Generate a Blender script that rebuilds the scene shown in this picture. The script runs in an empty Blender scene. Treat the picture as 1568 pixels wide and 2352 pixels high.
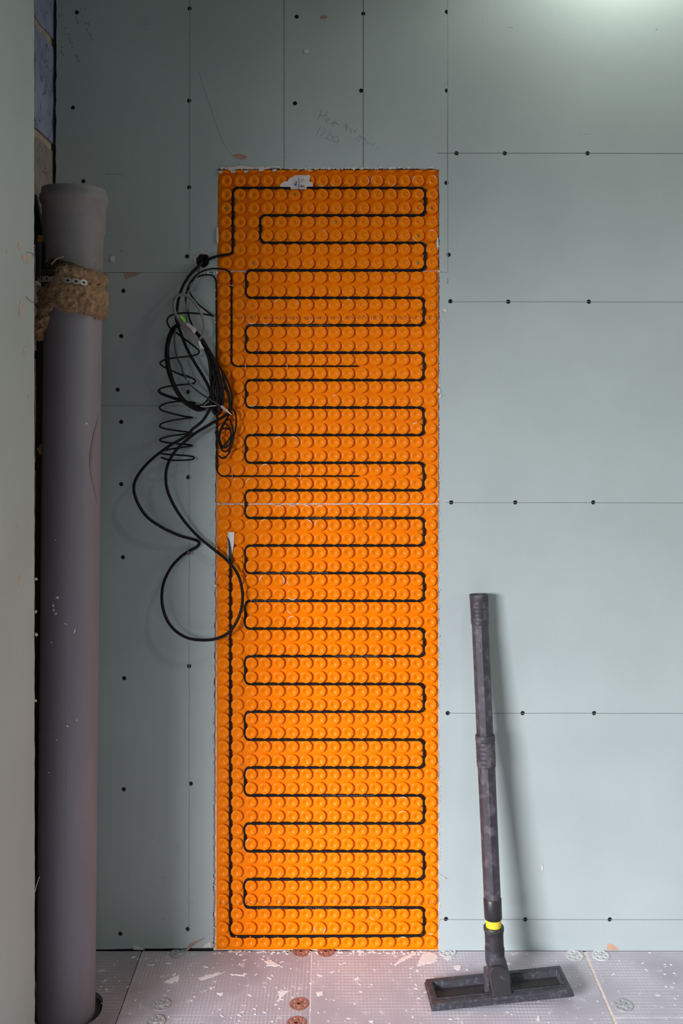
import bpy, bmesh, math, random
from mathutils import Vector, Matrix, noise
from mathutils.geometry import tessellate_polygon

random.seed(7)
C = bpy.context.scene.collection
SC = bpy.context.scene

# ------------------------------------------------------------------ camera
F = 2070.0                 # focal length in pixels of the 1568 x 2352 frame
PPX, PPY = 784.0, 862.0    # principal point (lens shifted, verticals stay upright)
TH = math.radians(0.79)    # the last bit of upward tilt
D = 1.958                  # camera to wall
def ray(px, py):
    u = (px - PPX) / F; v = (PPY - py) / F
    return Vector((u, math.cos(TH) - v * math.sin(TH), math.sin(TH) + v * math.cos(TH)))
_r = ray(784, 2184)
HC = -D * _r.z / _r.y      # the floor meets the wall here
CAM = Vector((0, -D, HC))
cam_d = bpy.data.cameras.new('camera'); cam = bpy.data.objects.new('camera', cam_d); C.objects.link(cam)
cam.location = CAM; cam.rotation_euler = (math.pi / 2 + TH, 0, 0)
cam_d.sensor_fit = 'HORIZONTAL'; cam_d.sensor_width = 24.0
cam_d.lens = 24.0 * F / 1568.0
cam_d.shift_y = -(1176.0 - PPY) / 1568.0
cam_d.clip_start = 0.02; cam_d.clip_end = 60
SC.camera = cam

# ------------------------------------------------------------------ world, lights, exposure
w = bpy.data.worlds.new('world'); SC.world = w; w.use_nodes = True
w.node_tree.nodes['Background'].inputs[0].default_value = (0.80, 0.88, 1.0, 1)
w.node_tree.nodes['Background'].inputs[1].default_value = 0.040

def area(name, loc, target, sx, sy, energy, col, spread=180):
    l = bpy.data.lights.new(name, 'AREA'); l.shape = 'RECTANGLE'; l.size = sx; l.size_y = sy
    l.energy = energy; l.color = col; l.spread = math.radians(spread)
    o = bpy.data.objects.new(name, l); C.objects.link(o); o.location = loc
    o.rotation_euler = (Vector(target) - Vector(loc)).to_track_quat('-Z', 'Y').to_euler()
    return o
# daylight through the opening at the left behind the camera
area('window_light_left', (-2.30, -3.1, 1.30), (0.85, 0, -0.85), 1.4, 0.9, 51, (0.92, 0.935, 1.0), 67)
area('fill_light_right', (2.3, -0.80, 1.35), (-0.6, -0.3, 1.2), 1.2, 1.6, 12, (0.90, 1.0, 0.90))  # unseen fill added at the right to brighten the lining board
area('fill_light_front', (1.0, -3.2, 0.80), (-0.15, 0, -0.35), 2.0, 1.0, 1.6, (0.85, 0.97, 1.0), 84)  # unseen low fill added in front to lift the lower wall
def spot(name, loc, target, energy, cone, blend, size, col):
    l = bpy.data.lights.new(name, 'SPOT'); l.energy = energy; l.spot_size = math.radians(cone); l.spot_blend = blend
    l.shadow_soft_size = size; l.color = col
    o = bpy.data.objects.new(name, l); C.objects.link(o); o.location = loc
    o.rotation_euler = (Vector(target) - Vector(loc)).to_track_quat('-Z', 'Y').to_euler()
# recessed downlight in the ceiling close to the wall, above the top right of the frame
spot('ceiling_downlight', (0.62, -0.19, 2.28), (0.62, -0.19, 0), 7.6, 164, 0.5, 0.03, (0.93, 1.0, 0.90))

# a second downlight of the same row, farther from the wall
spot('ceiling_downlight', (0.62, -0.80, 2.28), (0.62, -0.80, 0), 11, 112, 0.6, 0.03, (0.93, 1.0, 0.95))

SC.view_settings.view_transform = 'Standard'; SC.view_settings.look = 'None'
SC.view_settings.gamma = 1.0; SC.view_settings.use_curve_mapping = False
SC.view_settings.exposure = 0.0

# ------------------------------------------------------------------ coordinates
def P(px, py, gap=0.0):
    """real place of what the photograph shows at (px, py), gap metres in front of the wall"""
    d = ray(px, py); t = (D - gap) / d.y
    return CAM + d * t
def G(px, py, z=0.0):
    d = ray(px, py); t = (z - HC) / d.z
    return CAM + d * t
def proj(p):
    q = Vector(p) - CAM
    c, s = math.cos(TH), math.sin(TH)
    fw = q.y * c + q.z * s; up = -q.y * s + q.z * c
    return PPX + F * q.x / fw, PPY - F * up / fw

# ------------------------------------------------------------------ materials
def mat(name, col, rough=0.6, metal=0.0, var=0.0, scale=8.0, dust=None, dust_amt=0.5, dust_scale=30, bump=0.0, bump_scale=200, spec=0.5, stretch=None, coat=0.0):
    m = bpy.data.materials.new(name); m.use_nodes = True
    nt = m.node_tree; b = nt.nodes['Principled BSDF']
    b.inputs['Roughness'].default_value = rough; b.inputs['Metallic'].default_value = metal
    b.inputs['Specular IOR Level'].default_value = spec
    b.inputs['Coat Weight'].default_value = coat
    tc = nt.nodes.new('ShaderNodeTexCoord'); src = tc.outputs['Object']
    if stretch:
        mp = nt.nodes.new('ShaderNodeMapping'); mp.inputs['Scale'].default_value = stretch
        nt.links.new(src, mp.inputs['Vector']); src = mp.outputs['Vector']
    colour = None
    def noise_node(s, det=5):
        n = nt.nodes.new('ShaderNodeTexNoise'); n.inputs['Scale'].default_value = s; n.inputs['Detail'].default_value = det
        nt.links.new(src, n.inputs['Vector']); return n.outputs['Fac']
    if var > 0:
        r = nt.nodes.new('ShaderNodeMix'); r.data_type = 'RGBA'
        r.inputs['A'].default_value = [c * (1 - var) for c in col[:3]] + [1]
        r.inputs['B'].default_value = [min(1, c * (1 + var)) for c in col[:3]] + [1]
        mr = nt.nodes.new('ShaderNodeMapRange'); mr.inputs['From Min'].default_value = .3; mr.inputs['From Max'].default_value = .7
        nt.links.new(noise_node(scale), mr.inputs['Value']); nt.links.new(mr.outputs[0], r.inputs['Factor'])
        colour = r.outputs['Result']
    if dust:
        r = nt.nodes.new('ShaderNodeMix'); r.data_type = 'RGBA'
        r.inputs['A'].default_value = (*col[:3], 1); r.inputs['B'].default_value = (*dust, 1)
        if colour: nt.links.new(colour, r.inputs['A'])
        mr = nt.nodes.new('ShaderNodeMapRange'); mr.inputs['From Min'].default_value = 1 - dust_amt - .08; mr.inputs['From Max'].default_value = 1 - dust_amt + .22
        nt.links.new(noise_node(dust_scale, 8), mr.inputs['Value']); nt.links.new(mr.outputs[0], r.inputs['Factor'])
        colour = r.outputs['Result']
    if colour: nt.links.new(colour, b.inputs['Base Color'])
    else: b.inputs['Base Color'].default_value = (*col[:3], 1)
    if bump > 0:
        bp = nt.nodes.new('ShaderNodeBump'); bp.inputs['Strength'].default_value = bump; bp.inputs['Distance'].default_value = .002
        nt.links.new(noise_node(bump_scale, 4), bp.inputs['Height']); nt.links.new(bp.outputs[0], b.inputs['Normal'])
    return m

M = {}
M['board'] = mat('green_board_paper', (.416, .467, .456), .75, var=.05, scale=5, bump=.12, bump_scale=420, spec=.3)
M['gypsum'] = mat('gypsum_core', (.62, .52, .46), .95, var=.25, scale=160)
M['dark'] = mat('dark_cavity', (.012, .011, .010), .95)
M['backing'] = mat('wall_backing', (.05, .045, .04), .95, var=.3, scale=20)
M['orange'] = mat('orange_plastic', (.92, .212, .0004), .27, var=.06, scale=30, spec=.15)
M['adhesive'] = mat('tile_adhesive', (.72, .68, .64), .9, var=.12, scale=90)
M['black_cable'] = mat('black_cable_sheath', (.009, .008, .0095), .45, var=.3, scale=60, spec=.14)
M['grey_cable'] = mat('grey_cable_sheath', (.20, .18, .18), .45)
M['glint_cable'] = mat('cable_with_glints', (.045, .042, .048), .16, dust=(.45, .43, .45), dust_amt=.33, dust_scale=90)  # pale flecks are glints of the glossy black sheath put into the colour
M['white_plastic'] = mat('white_plastic', (.70, .66, .64), .5)
M['paper'] = mat('white_paper', (.66, .60, .58), .7, var=.08, scale=60)
M['green_ink'] = mat('bright_green_ink', (.22, .80, .03), .5)
M['blue_ink'] = mat('blue_ink', (.012, .16, .42), .5)
M['grey_ink'] = mat('grey_ink', (.20, .16, .17), .6)
M['lilac_ink'] = mat('lilac_ink', (.40, .42, .58), .6)
M['red_ink'] = mat('dull_red_ink', (.30, .12, .13), .6)
M['print'] = mat('dark_print', (.36, .075, .003), .5)
M['pencil'] = mat('pencil_graphite', (.15, .165, .16), .7)
M['pencil_soft'] = mat('faint_pencil_graphite', (.26, .295, .285), .7)
M['scrawl'] = mat('dark_pencil_scrawl', (.20, .23, .22), .8)
M['screw'] = mat('black_screw', (.010, .010, .012), .5, metal=.2)
M['brass'] = mat('brass_screw', (.42, .32, .10), .35, metal=.8)
M['pipe'] = mat('grey_pvc', (.225, .205, .240), .55, var=.10, scale=7, dust=(.32, .28, .29), dust_amt=.36, dust_scale=9, stretch=(1, 1, .18))
M['socket'] = mat('grey_pvc_socket', (.205, .185, .195), .6, var=.12, scale=12, dust=(.30, .24, .22), dust_amt=.38, dust_scale=22)
M['streak_brown'] = mat('brown_streak_tone', (.185, .145, .160), .6, var=.2, scale=20)
M['wool'] = mat('brown_mineral_wool', (.36, .215, .125), .95, var=.35, scale=70, dust=(.44, .29, .18), dust_amt=.42, dust_scale=120, spec=.1)
M['wool_shaded'] = mat('shaded_mineral_wool', (.055, .042, .028), .95, var=.5, scale=120, spec=.05)  # same wool in shade, the shade put into its colour
M['fibre'] = mat('wool_fibre', (.40, .26, .155), .9, spec=.1)
M['steel'] = mat('galvanised_steel', (.42, .40, .38), .40, metal=.5, var=.15, scale=60)
M['block'] = mat('blue_grey_block', (.225, .235, .33), .85, var=.18, scale=14, dust=(.10, .10, .17), dust_amt=.30, dust_scale=24, bump=.5, bump_scale=60)
M['block_brown'] = mat('brown_grey_block', (.22, .175, .165), .9, var=.2, scale=18, dust=(.10, .08, .08), dust_amt=.34, dust_scale=50, bump=.5, bump_scale=60)
M['mortar'] = mat('sand_mortar', (.36, .27, .20), .95, var=.25, scale=40, bump=.4, bump_scale=120)
M['timber'] = mat('shade_dark_timber', (.035, .024, .017), .85, var=.35, scale=25, stretch=(6, 6, .6))  # near black: the shade of the pipe gap is put into the timber colour
M['foam'] = mat('yellow_foam', (.42, .27, .09), .9, var=.3, scale=60)
M['tool'] = mat('dusty_black_plastic', (.040, .034, .042), .55, var=.3, scale=24, dust=(.155, .125, .145), dust_amt=.43, dust_scale=60)
M['tool_dark'] = mat('black_plastic', (.026, .023, .026), .5, dust=(.12, .11, .12), dust_amt=.34, dust_scale=60)
M['tool_head'] = mat('worn_black_plastic', (.038, .036, .044), .5, var=.25, scale=40, dust=(.12, .115, .13), dust_amt=.40, dust_scale=130)
M['tape'] = mat('black_tape', (.022, .019, .021), .40)
M['yellow'] = mat('yellow_plastic', (.75, .60, .03), .5)
M['scuff'] = mat('pale_scuff', (.47, .52, .50), .9)
M['brown_patch'] = mat('brown_torn_paper', (.40, .25, .20), .9, var=.12, scale=60)
M['tan_patch'] = mat('orange_torn_paper', (.55, .31, .20), .9, var=.12, scale=60)
M['white_patch'] = mat('white_torn_paper', (.66, .60, .55), .9, var=.1, scale=60)
M['lining_scuff'] = mat('pale_brown_scuff', (.50, .43, .37), .9, var=.12, scale=80)
M['plaster'] = mat('white_plaster', (.85, .80, .79), .85, var=.06, scale=40)
M['rust'] = mat('rusty_washer', (.36, .16, .12), .55, metal=.2, var=.25, scale=80)
M['zinc'] = mat('grey_washer', (.44, .44, .44), .45, metal=.25, var=.2, scale=80)
M['clear_washer'] = mat('pale_washer', (.60, .61, .60), .4, var=.1, scale=80)
M['joint_pale'] = mat('pale_joint_foam', (.78, .66, .56), .9, var=.2, scale=120)
M['joint_white'] = mat('white_joint_filler', (.80, .76, .76), .9, var=.2, scale=120)
M['ceiling'] = mat('ceiling_board', (.50, .52, .50), .9, var=.05, scale=4)

def veins(m, col, scale, width):
    """dark runs of dried dirt over a wall material"""
    nt = m.node_tree; b = nt.nodes['Principled BSDF']; src = b.inputs['Base Color'].links[0].from_socket
    tc = nt.nodes.new('ShaderNodeTexCoord'); mp = nt.nodes.new('ShaderNodeMapping'); mp.inputs['Scale'].default_value = (1, 1, .45)
    n = nt.nodes.new('ShaderNodeTexNoise'); n.inputs['Scale'].default_value = scale; n.inputs['Detail'].default_value = 2.5; n.inputs['Distortion'].default_value = .8
    nt.links.new(tc.outputs['Object'], mp.inputs['Vector']); nt.links.new(mp.outputs[0], n.inputs['Vector'])
    a = nt.nodes.new('ShaderNodeMath'); a.operation = 'SUBTRACT'; a.inputs[1].default_value = .5; nt.links.new(n.outputs['Fac'], a.inputs[0])
    c = nt.nodes.new('ShaderNodeMath'); c.operation = 'ABSOLUTE'; nt.links.new(a.outputs[0], c.inputs[0])
    r = nt.nodes.new('ShaderNodeMapRange'); r.inputs['From Min'].default_value = 0; r.inputs['From Max'].default_value = width; r.inputs['To Min'].default_value = .85; r.inputs['To Max'].default_value = 0
    nt.links.new(c.outputs[0], r.inputs['Value'])
    x = nt.nodes.new('ShaderNodeMix'); x.data_type = 'RGBA'; nt.links.new(src, x.inputs['A']); x.inputs['B'].default_value = (*col, 1)
    nt.links.new(r.outputs[0], x.inputs['Factor']); nt.links.new(x.outputs['Result'], b.inputs['Base Color'])
veins(M['block'], (.05, .05, .09), 26, .022); veins(M['block_brown'], (.08, .06, .06), 40, .02)

def floor_material(name, lines_x, lines_y, tone=1.0):
    """cement faced board with an embossed glass mesh"""
    m = bpy.data.materials.new(name); m.use_nodes = True
    nt = m.node_tree; b = nt.nodes['Principled BSDF']; b.inputs['Roughness'].default_value = .62
    b.inputs['Specular IOR Level'].default_value = .35
    N = nt.nodes.new; L = nt.links.new
    tc = N('ShaderNodeTexCoord')
    def wave(axis, pitch, thr):
        wv = N('ShaderNodeTexWave'); wv.wave_type = 'BANDS'; wv.bands_direction = axis
        wv.inputs['Scale'].default_value = 0.314159 / pitch; wv.inputs['Distortion'].default_value = 1.1
        wv.inputs['Detail'].default_value = 2; wv.inputs['Detail Scale'].default_value = 12
        L(tc.outputs['Object'], wv.inputs['Vector'])
        mr = N('ShaderNodeMapRange'); mr.inputs['From Min'].default_value = thr; mr.inputs['From Max'].default_value = 1
        L(wv.outputs['Fac'], mr.inputs['Value']); return mr.outputs[0]
    wx = wave('X', .0074, .55); wy = wave('Y', .0092, .6)
    def nz(s, lo, hi, det=6):
        n = N('ShaderNodeTexNoise'); n.inputs['Scale'].default_value = s; n.inputs['Detail'].default_value = det
        L(tc.outputs['Object'], n.inputs['Vector'])
        mr = N('ShaderNodeMapRange'); mr.inputs['From Min'].default_value = lo; mr.inputs['From Max'].default_value = hi
        L(n.outputs['Fac'], mr.inputs['Value']); return mr.outputs[0]
    def mul(a, k):
        n = N('ShaderNodeMath'); n.operation = 'MULTIPLY'; L(a, n.inputs[0])
        if isinstance(k, float): n.inputs[1].default_value = k
        else: L(k, n.inputs[1])
        return n.outputs[0]
    def add(a, c):
        n = N('ShaderNodeMath'); n.operation = 'ADD'; n.use_clamp = True; L(a, n.inputs[0]); L(c, n.inputs[1]); return n.outputs[0]
    mask = nz(7, .40, .66)
    grid = mul(add(mul(wx, lines_x), mul(wy, lines_y)), mask)
    mx = N('ShaderNodeMix'); mx.data_type = 'RGBA'; L(nz(7, .3, .7), mx.inputs['Factor'])
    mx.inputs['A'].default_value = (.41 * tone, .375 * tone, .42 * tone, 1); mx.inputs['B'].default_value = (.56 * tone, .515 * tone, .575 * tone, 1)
    m2 = N('ShaderNodeMix'); m2.data_type = 'RGBA'; L(mx.outputs['Result'], m2.inputs['A']); m2.inputs['B'].default_value = (.74, .70, .73, 1)
    L(mul(grid, .55), m2.inputs['Factor'])
    m3 = N('ShaderNodeMix'); m3.data_type = 'RGBA'; L(m2.outputs['Result'], m3.inputs['A']); m3.inputs['B'].default_value = (.84, .80, .81, 1)
    L(mul(nz(55, .62, .72, 9), .6), m3.inputs['Factor'])
    L(m3.outputs['Result'], b.inputs['Base Color'])
    bp = N('ShaderNodeBump'); bp.inputs['Strength'].default_value = .5; bp.inputs['Distance'].default_value = .0015
    L(grid, bp.inputs['Height']); L(bp.outputs[0], b.inputs['Normal'])
    return m
M['floor_dirt_shade'] = floor_material('dirt_shade_floor_board', .2, .5, .66)  # lowered tone holds both board dirt and the shade at the left
M['floor_dust_shade'] = floor_material('dust_shade_floor_board', .9, .35, .88)  # next board, the same dirt and shade put in more faintly
M['floor_x'] = floor_material('floor_board_lengthwise', .9, .35)
M['floor_y'] = floor_material('floor_board_crosswise', .3, .9)
M['floor_xy'] = floor_material('floor_board_mesh', .35, .75)

# ------------------------------------------------------------------ mesh helpers
def link(o): C.objects.link(o); return o
def tag(o, label, cat, group=None):
    o['label'] = label; o['category'] = cat
    if group: o['group'] = group
    return o
class MB:
    def __init__(s): s.v = []; s.f = []; s.m = []
    def add(s, vs, fs, mi=0):
        k = len(s.v); s.v += [tuple(p) for p in vs]
        for f in fs: s.f.append([i + k for i in f]); s.m.append(mi)
        return s
    def box(s, a, b, mi=0):
        x0, y0, z0 = a; x1, y1, z1 = b
        s.add([(x0,y0,z0),(x1,y0,z0),(x1,y1,z0),(x0,y1,z0),(x0,y0,z1),(x1,y0,z1),(x1,y1,z1),(x0,y1,z1)],
              [(0,3,2,1),(4,5,6,7),(0,1,5,4),(1,2,6,5),(2,3,7,6),(3,0,4,7)], mi); return s
    def tube(s, pts, r, seg=8, cap=True, mi=0):
        pts = [Vector(p) for p in pts]; n = len(pts)
        rs = r if isinstance(r, (list, tuple)) else [r] * n
        t = (pts[1] - pts[0]).normalized(); nrm = t.orthogonal().normalized()
        vs = []; fs = []
        for i in range(n):
            a = pts[max(0, i - 1)]; b = pts[min(n - 1, i + 1)]
            t2 = (b - a)
            if t2.length < 1e-9: t2 = t
            t2 = t2.normalized()
            q = t.rotation_difference(t2); nrm = q @ nrm; nrm = (nrm - t2 * nrm.dot(t2)).normalized(); t = t2
            bn = t.cross(nrm)
            for k in range(seg):
                a_ = 2 * math.pi * k / seg
                vs.append(pts[i] + (nrm * math.cos(a_) + bn * math.sin(a_)) * rs[i])
        for i in range(n - 1):
            for k in range(seg):
                k2 = (k + 1) % seg
                fs.append((i*seg+k, i*seg+k2, (i+1)*seg+k2, (i+1)*seg+k))
        if cap:
            fs.append(tuple(range(seg))[::-1]); fs.append(tuple((n-1)*seg + k for k in range(seg)))
        s.add(vs, fs, mi); return s
    def lathe(s, a, axis, prof, seg=20, cap0=True, cap1=True, twist=0.0, mi=0):
        """profile (distance along axis, radius) turned about the axis"""
        axis = Vector(axis).normalized(); u = Vector((1, 0, 0)); u = (u - axis * u.dot(axis)).normalized(); v = axis.cross(u)
        vs = []; fs = []; n = len(prof)
        for (h, r) in prof:
            for k in range(seg):
                an = 2 * math.pi * k / seg + twist
                vs.append(Vector(a) + axis * h + (u * math.cos(an) + v * math.sin(an)) * r)
        for i in range(n - 1):
            for k in range(seg):
                k2 = (k + 1) % seg
                fs.append((i*seg+k, i*seg+k2, (i+1)*seg+k2, (i+1)*seg+k))
        if cap0: fs.append(tuple(range(seg))[::-1])
        if cap1: fs.append(tuple((n-1)*seg + k for k in range(seg)))
        s.add(vs, fs, mi); return s
    def prism(s, loops, offset, front=0, side=0):
        """closed polygon loops (outer, holes...) in 3D pushed along offset"""
        flat = [Vector(p) for l in loops for p in l]; n = len(flat); off = Vector(offset)
        tris = tessellate_polygon([[Vector(p) for p in l] for l in loops])
        k = len(s.v); s.v += [tuple(p) for p in flat] + [tuple(p + off) for p in flat]
        for t in tris:
            s.f.append([k + i for i in t]); s.m.append(front)
            s.f.append([k + n + i for i in reversed(t)]); s.m.append(side)
        j = 0
        for l in loops:
            for i in range(len(l)):
                a = j + i; b = j + (i + 1) % len(l)
                s.f.append([k + a, k + b, k + n + b, k + n + a]); s.m.append(side)
            j += len(l)
        return s
    def build(s, name, mats, parent=None, smooth=False, fix=True, angle=None):
        me = bpy.data.meshes.new(name); me.from_pydata(s.v, [], s.f); me.update()
        for m in (mats if isinstance(mats, (list, tuple)) else [mats]): me.materials.append(m)
        for p, mi in zip(me.polygons, s.m): p.material_index = mi
        if fix:
            bm = bmesh.new(); bm.from_mesh(me); bmesh.ops.recalc_face_normals(bm, faces=bm.faces[:]); bm.to_mesh(me); bm.free()
        if smooth:
            for p in me.polygons: p.use_smooth = True
            if angle: me.set_sharp_from_angle(angle=math.radians(angle))
        o = link(bpy.data.objects.new(name, me))
        if parent is not None: o.parent = parent
        return o
def recentre(o, base):
    """put a mesh's origin at base"""
    o.data.transform(Matrix.Translation(-Vector(base))); o.location = base
def empty(name, loc=(0, 0, 0)):
    o = link(bpy.data.objects.new(name, None)); o.location = loc; o.empty_display_size = .05; return o
def under(o, root):
    """parent a mesh modelled in world coordinates"""
    o.parent = root; o.matrix_parent_inverse = Matrix.Translation(root.location).inverted(); return o
def spline(pts, per=8, closed=False):
    pts = [Vector(p) for p in pts]; out = []; n = len(pts)
    for i in range(n - 1):
        p0 = pts[max(i - 1, 0)]; p1 = pts[i]; p2 = pts[i + 1]; p3 = pts[min(i + 2, n - 1)]
        d = (p2 - p1).length
        for k in range(per):
            t = k / per
            out.append(.5 * ((2 * p1) + (-p0 + p2) * t + (2*p0 - 5*p1 + 4*p2 - p3) * t*t + (-p0 + 3*p1 - 3*p2 + p3) * t**3))
    out.append(pts[-1]); return out
def rounded(pts, r, seg=5):
    """polyline with its corners rounded to radius r"""
    pts = [Vector(p) for p in pts]; out = [pts[0]]
    for i in range(1, len(pts) - 1):
        a, b, c = pts[i-1], pts[i], pts[i+1]
        d1 = (a - b); d2 = (c - b); rr = min(r, d1.length * .49, d2.length * .49)
        p = b + d1.normalized() * rr; q = b + d2.normalized() * rr
        for k in range(seg + 1):
            t = k / seg
            out.append(p * (1-t)**2 + b * 2*t*(1-t) + q * t*t)
    out.append(pts[-1]); return out
def px_path(pts, gap):
    """(px, py[, gap]) -> world"""
    return [P(p[0], p[1], p[2] if len(p) > 2 else gap) for p in pts]
def ribbon(mb, pts, width, gap=.0003):
    """thin drawn line lying on the wall; pts in pixels"""
    w = [P(x, y, gap) for x, y in pts]
    n = len(w); vs = []
    ws = width if isinstance(width, (list, tuple)) else [width] * n
    for i in range(n):
        t = (w[min(i+1, n-1)] - w[max(i-1, 0)]); t.y = 0
        t = t.normalized(); nn = Vector((-t.z, 0, t.x))
        vs += [w[i] + nn * ws[i] / 2, w[i] - nn * ws[i] / 2]
    mb.add(vs, [(2*i, 2*i+1, 2*i+3, 2*i+2) for i in range(n - 1)])
def blob(cx, cy, rx, ry, ang=0, n=14, rough=.3, seed=0):
    rnd = random.Random(seed); out = []
    for k in range(n):
        a = 2*math.pi*k/n; r = 1 + rnd.uniform(-rough, rough)
        x, y = rx*r*math.cos(a), ry*r*math.sin(a)
        out.append((cx + x*math.cos(ang) - y*math.sin(ang), cy + x*math.sin(ang) + y*math.cos(ang)))
    return out
def wall_patch(mb, poly, th=.0006, gap=0.0):
    mb.prism([[P(x, y, gap + th) for x, y in poly]], (0, th, 0))

# ------------------------------------------------------------------ back wall: plasterboards on a backing
XL = P(136, 1000).x; XR = 2.10; ZT = 2.31
wall_back = MB().box((XL, .0125, -.03), (XR, .06, ZT)).build('wall_back', M['backing'])
wall_back['kind'] = 'structure'
SCREWS = [(176,28),(167,247),(191,416),(283,668),(278,772),(270,895),(278,969),(278,1112),(282,1280),(285,1558),(284,1813),(276,2145),
          (435,19),(434,231),(434,430),(429,589),(432,900),(432,1096),(434,1530),(438,1800),(431,2134),(681,38),(677,237),(834,31),(829,208),
          (1026,27),(1026,208),(1025,420),(1030,585),(1048,352),(1159,352),(1349,352),(1034,692),(1167,693),(1352,693),(1036,1154),(1183,1154),(1362,1154),
          (1028,1638),(1200,1638),(1364,1638),(1024,2111),(1206,2112),(1400,2112)]
def circle_px(cx, cy, r, n=14):
    c = P(cx, cy)
    return [c + Vector((r*math.cos(2*math.pi*k/n), 0, r*math.sin(2*math.pi*k/n))) for k in range(n)]
def jag(a, b, step, amp, seed):
    """points between two pixels with a torn edge"""
    rnd = random.Random(seed); A = Vector((*a, 0)); B = Vector((*b, 0)); L = (B - A).length; n = max(1, int(L / step))
    nn = Vector((-(B-A).y, (B-A).x, 0)).normalized(); out = []
    for i in range(n):
        p = A + (B - A) * (i / n) + (nn * rnd.uniform(-amp, amp) if i else Vector((0,0,0)))
        out.append((p.x, p.y))
    return out
def inside(poly, p):
    c = False; j = len(poly) - 1
    for i in range(len(poly)):
        (xi, yi), (xj, yj) = poly[i], poly[j]
        if (yi > p[1]) != (yj > p[1]) and p[0] < (xj - xi) * (p[1] - yi) / (yj - yi) + xi: c = not c
        j = i
    return c
def top_px(x): # pixel row of the ceiling line
    return PPY - F * (ZT - HC) / D + 20
TY = -330
HOLE_C = (465, 598)
boards = {
 'a': jag((130, TY), (128, 625.8), 14, 1.3, 1) + [(128, 625.8)] + jag((128, 625.8), (498, 625.9), 40, .35, 2) + jag((498, 625), (500, 389), 12, .9, 3) + jag((500, 388), (651.3, 387.5), 10, 1.2, 4) + [(651.5, 387.5), (651.5, TY)],
 'b': [(652.6, TY)] + jag((652.6, 387.5), (1007, 387.5), 10, 1.2, 5) + jag((1008, 389), (1009, 625), 14, .8, 6) + [(1009, 625.6), (1027.8, 625.6), (1027.8, TY)],
 'c': [(1028.5, TY), (1028.5, 626.2), (1009, 626.2)] + jag((1009, 627), (1008, 2183), 14, .9, 7) + [(1008, 2183.3), (3000, 2186), (3000, TY)],
 'd': [(128, 626.7), (497, 626.7)] + jag((497, 627), (496, 931.5), 14, 1.0, 8) + [(496, 931.5), (128, 931.5)],
 'e': [(128, 932.2)] + [(496, 932.2)] + jag((495, 934), (489, 2176), 9, 1.4, 9) + [(489, 2177)] + jag((489, 2177), (128, 2182), 30, .5, 10) + [(128, 2182)],
}
for i, (k, poly) in enumerate(boards.items()):
    loops = [[P(x, y) for x, y in poly]]
    for s in SCREWS:
        if inside(poly, s): loops.append(circle_px(s[0], s[1], .0048))
    if k == 'a':
        rnd = random.Random(3); c = P(*HOLE_C)
        loops.append([c + Vector((rr*math.cos(t), 0, rr*math.sin(t))) for t, rr in ((2*math.pi*q/22, .0155*rnd.uniform(.92, 1.06)) for q in range(22))])
    o = MB().prism(loops, (0, .0125, 0), 0, 1).build('plasterboard', [M['board'], M['gypsum']], wall_back)
# bugle headed screws sunk in the boards
sm = MB().lathe((0, 0, 0), (0, 1, 0), [(-.0002, .0012), (.0012, .0012), (.0012, .0016), (-.0005, .0022), (-.0002, .0044), (.0012, .0045), (.006, .0018)], 12, True, True)
proto = sm.build('screw', M['screw'], wall_back, smooth=True, angle=40)
for i, s in enumerate(SCREWS):
    o = proto if i == 0 else link(proto.copy())
    o.parent = wall_back; o.location = P(s[0], s[1]) + Vector((0, .0012, 0))
# pencil lines
def line_part(x0, y0, x1, y1, wd, m, n=12, wob=.5, seed=1, name='pencil_line'):
    rnd = random.Random(seed); mb = MB()
    ribbon(mb, [(x0 + (x1-x0)*i/n + (rnd.uniform(-wob, wob) if y1 != y0 else 0), y0 + (y1-y0)*i/n + (rnd.uniform(-wob, wob) if x1 != x0 else 0)) for i in range(n+1)], wd)
    mb.build(name, m, wall_back)
line_part(436, -40, 435, 600, .0011, M['pencil_soft'], 8, .3)
line_part(435, 640, 434, 2140, .0010, M['pencil_soft'], 14, .4)
line_part(834.5, -40, 834, 386, .0013, M['pencil'], 6, .2)
for (x0, y) in ((1003, 351.5), (1036, 693), (1024, 1154.5), (1028, 1638), (1010, 2112)):
    line_part(x0, y, 2950, y + 2, .0010, M['pencil'], 20, .3, int(y))
line_part(1028, 640, 1028, 652, .0010, M['pencil'], 2, .1)
for (x0, y0, x1, y1) in ((652, 362, 659, 362), (240, 400, 285, 400), (322, 54, 342, 56), (1168, 63, 1177, 63), (1505, 67, 1510, 67)):
    line_part(x0, y0, x1, y1, .0009, M['pencil_soft'], 2, .2)
# handwriting: Heat Mat Height 1720
def c4(s, ox, oy, pts): return [(ox + x / s, oy + y / s) for x, y in pts]
W = lambda *p: c4(9.8, 720, 230, p)
mb = MB()
for st in (W((180,195),(150,320),(95,440)), W((315,255),(280,340),(230,395)), W((135,348),(270,345)),
           W((255,440),(320,395),(370,430),(330,450),(270,450),(290,500),(345,530)),
           W((440,500),(400,520),(420,550),(460,500),(455,590)), W((470,470),(500,530),(580,560)), W((450,495),(540,520)),
           W((665,620),(745,515)), W((745,515),(720,620)), W((720,620),(780,575),(705,720)),
           W((855,655),(830,640),(810,690),(850,690),(840,750)), W((900,680),(940,730)), W((935,690),(1000,640)),
           W((940,900),(1050,780)), W((1040,800),(1100,840),(1190,890)), W((1000,950),(1070,850)), W((1150,850),(1190,900),(1110,990)),
           W((1210,980),(1260,990),(1300,955)), W((1220,930),(1200,990)), W((1300,1040),(1330,1010),(1395,965)), W((1420,1085),(1460,1078)),
           W((165,600),(50,800)), W((215,640),(295,690),(165,800)), W((340,710),(385,715),(380,770),(260,855)), W((260,855),(330,870),(380,905)),
           W((410,820),(530,815),(565,880),(555,945),(480,945),(420,880),(410,820))):
    ribbon(mb, st, .0009)
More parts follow.
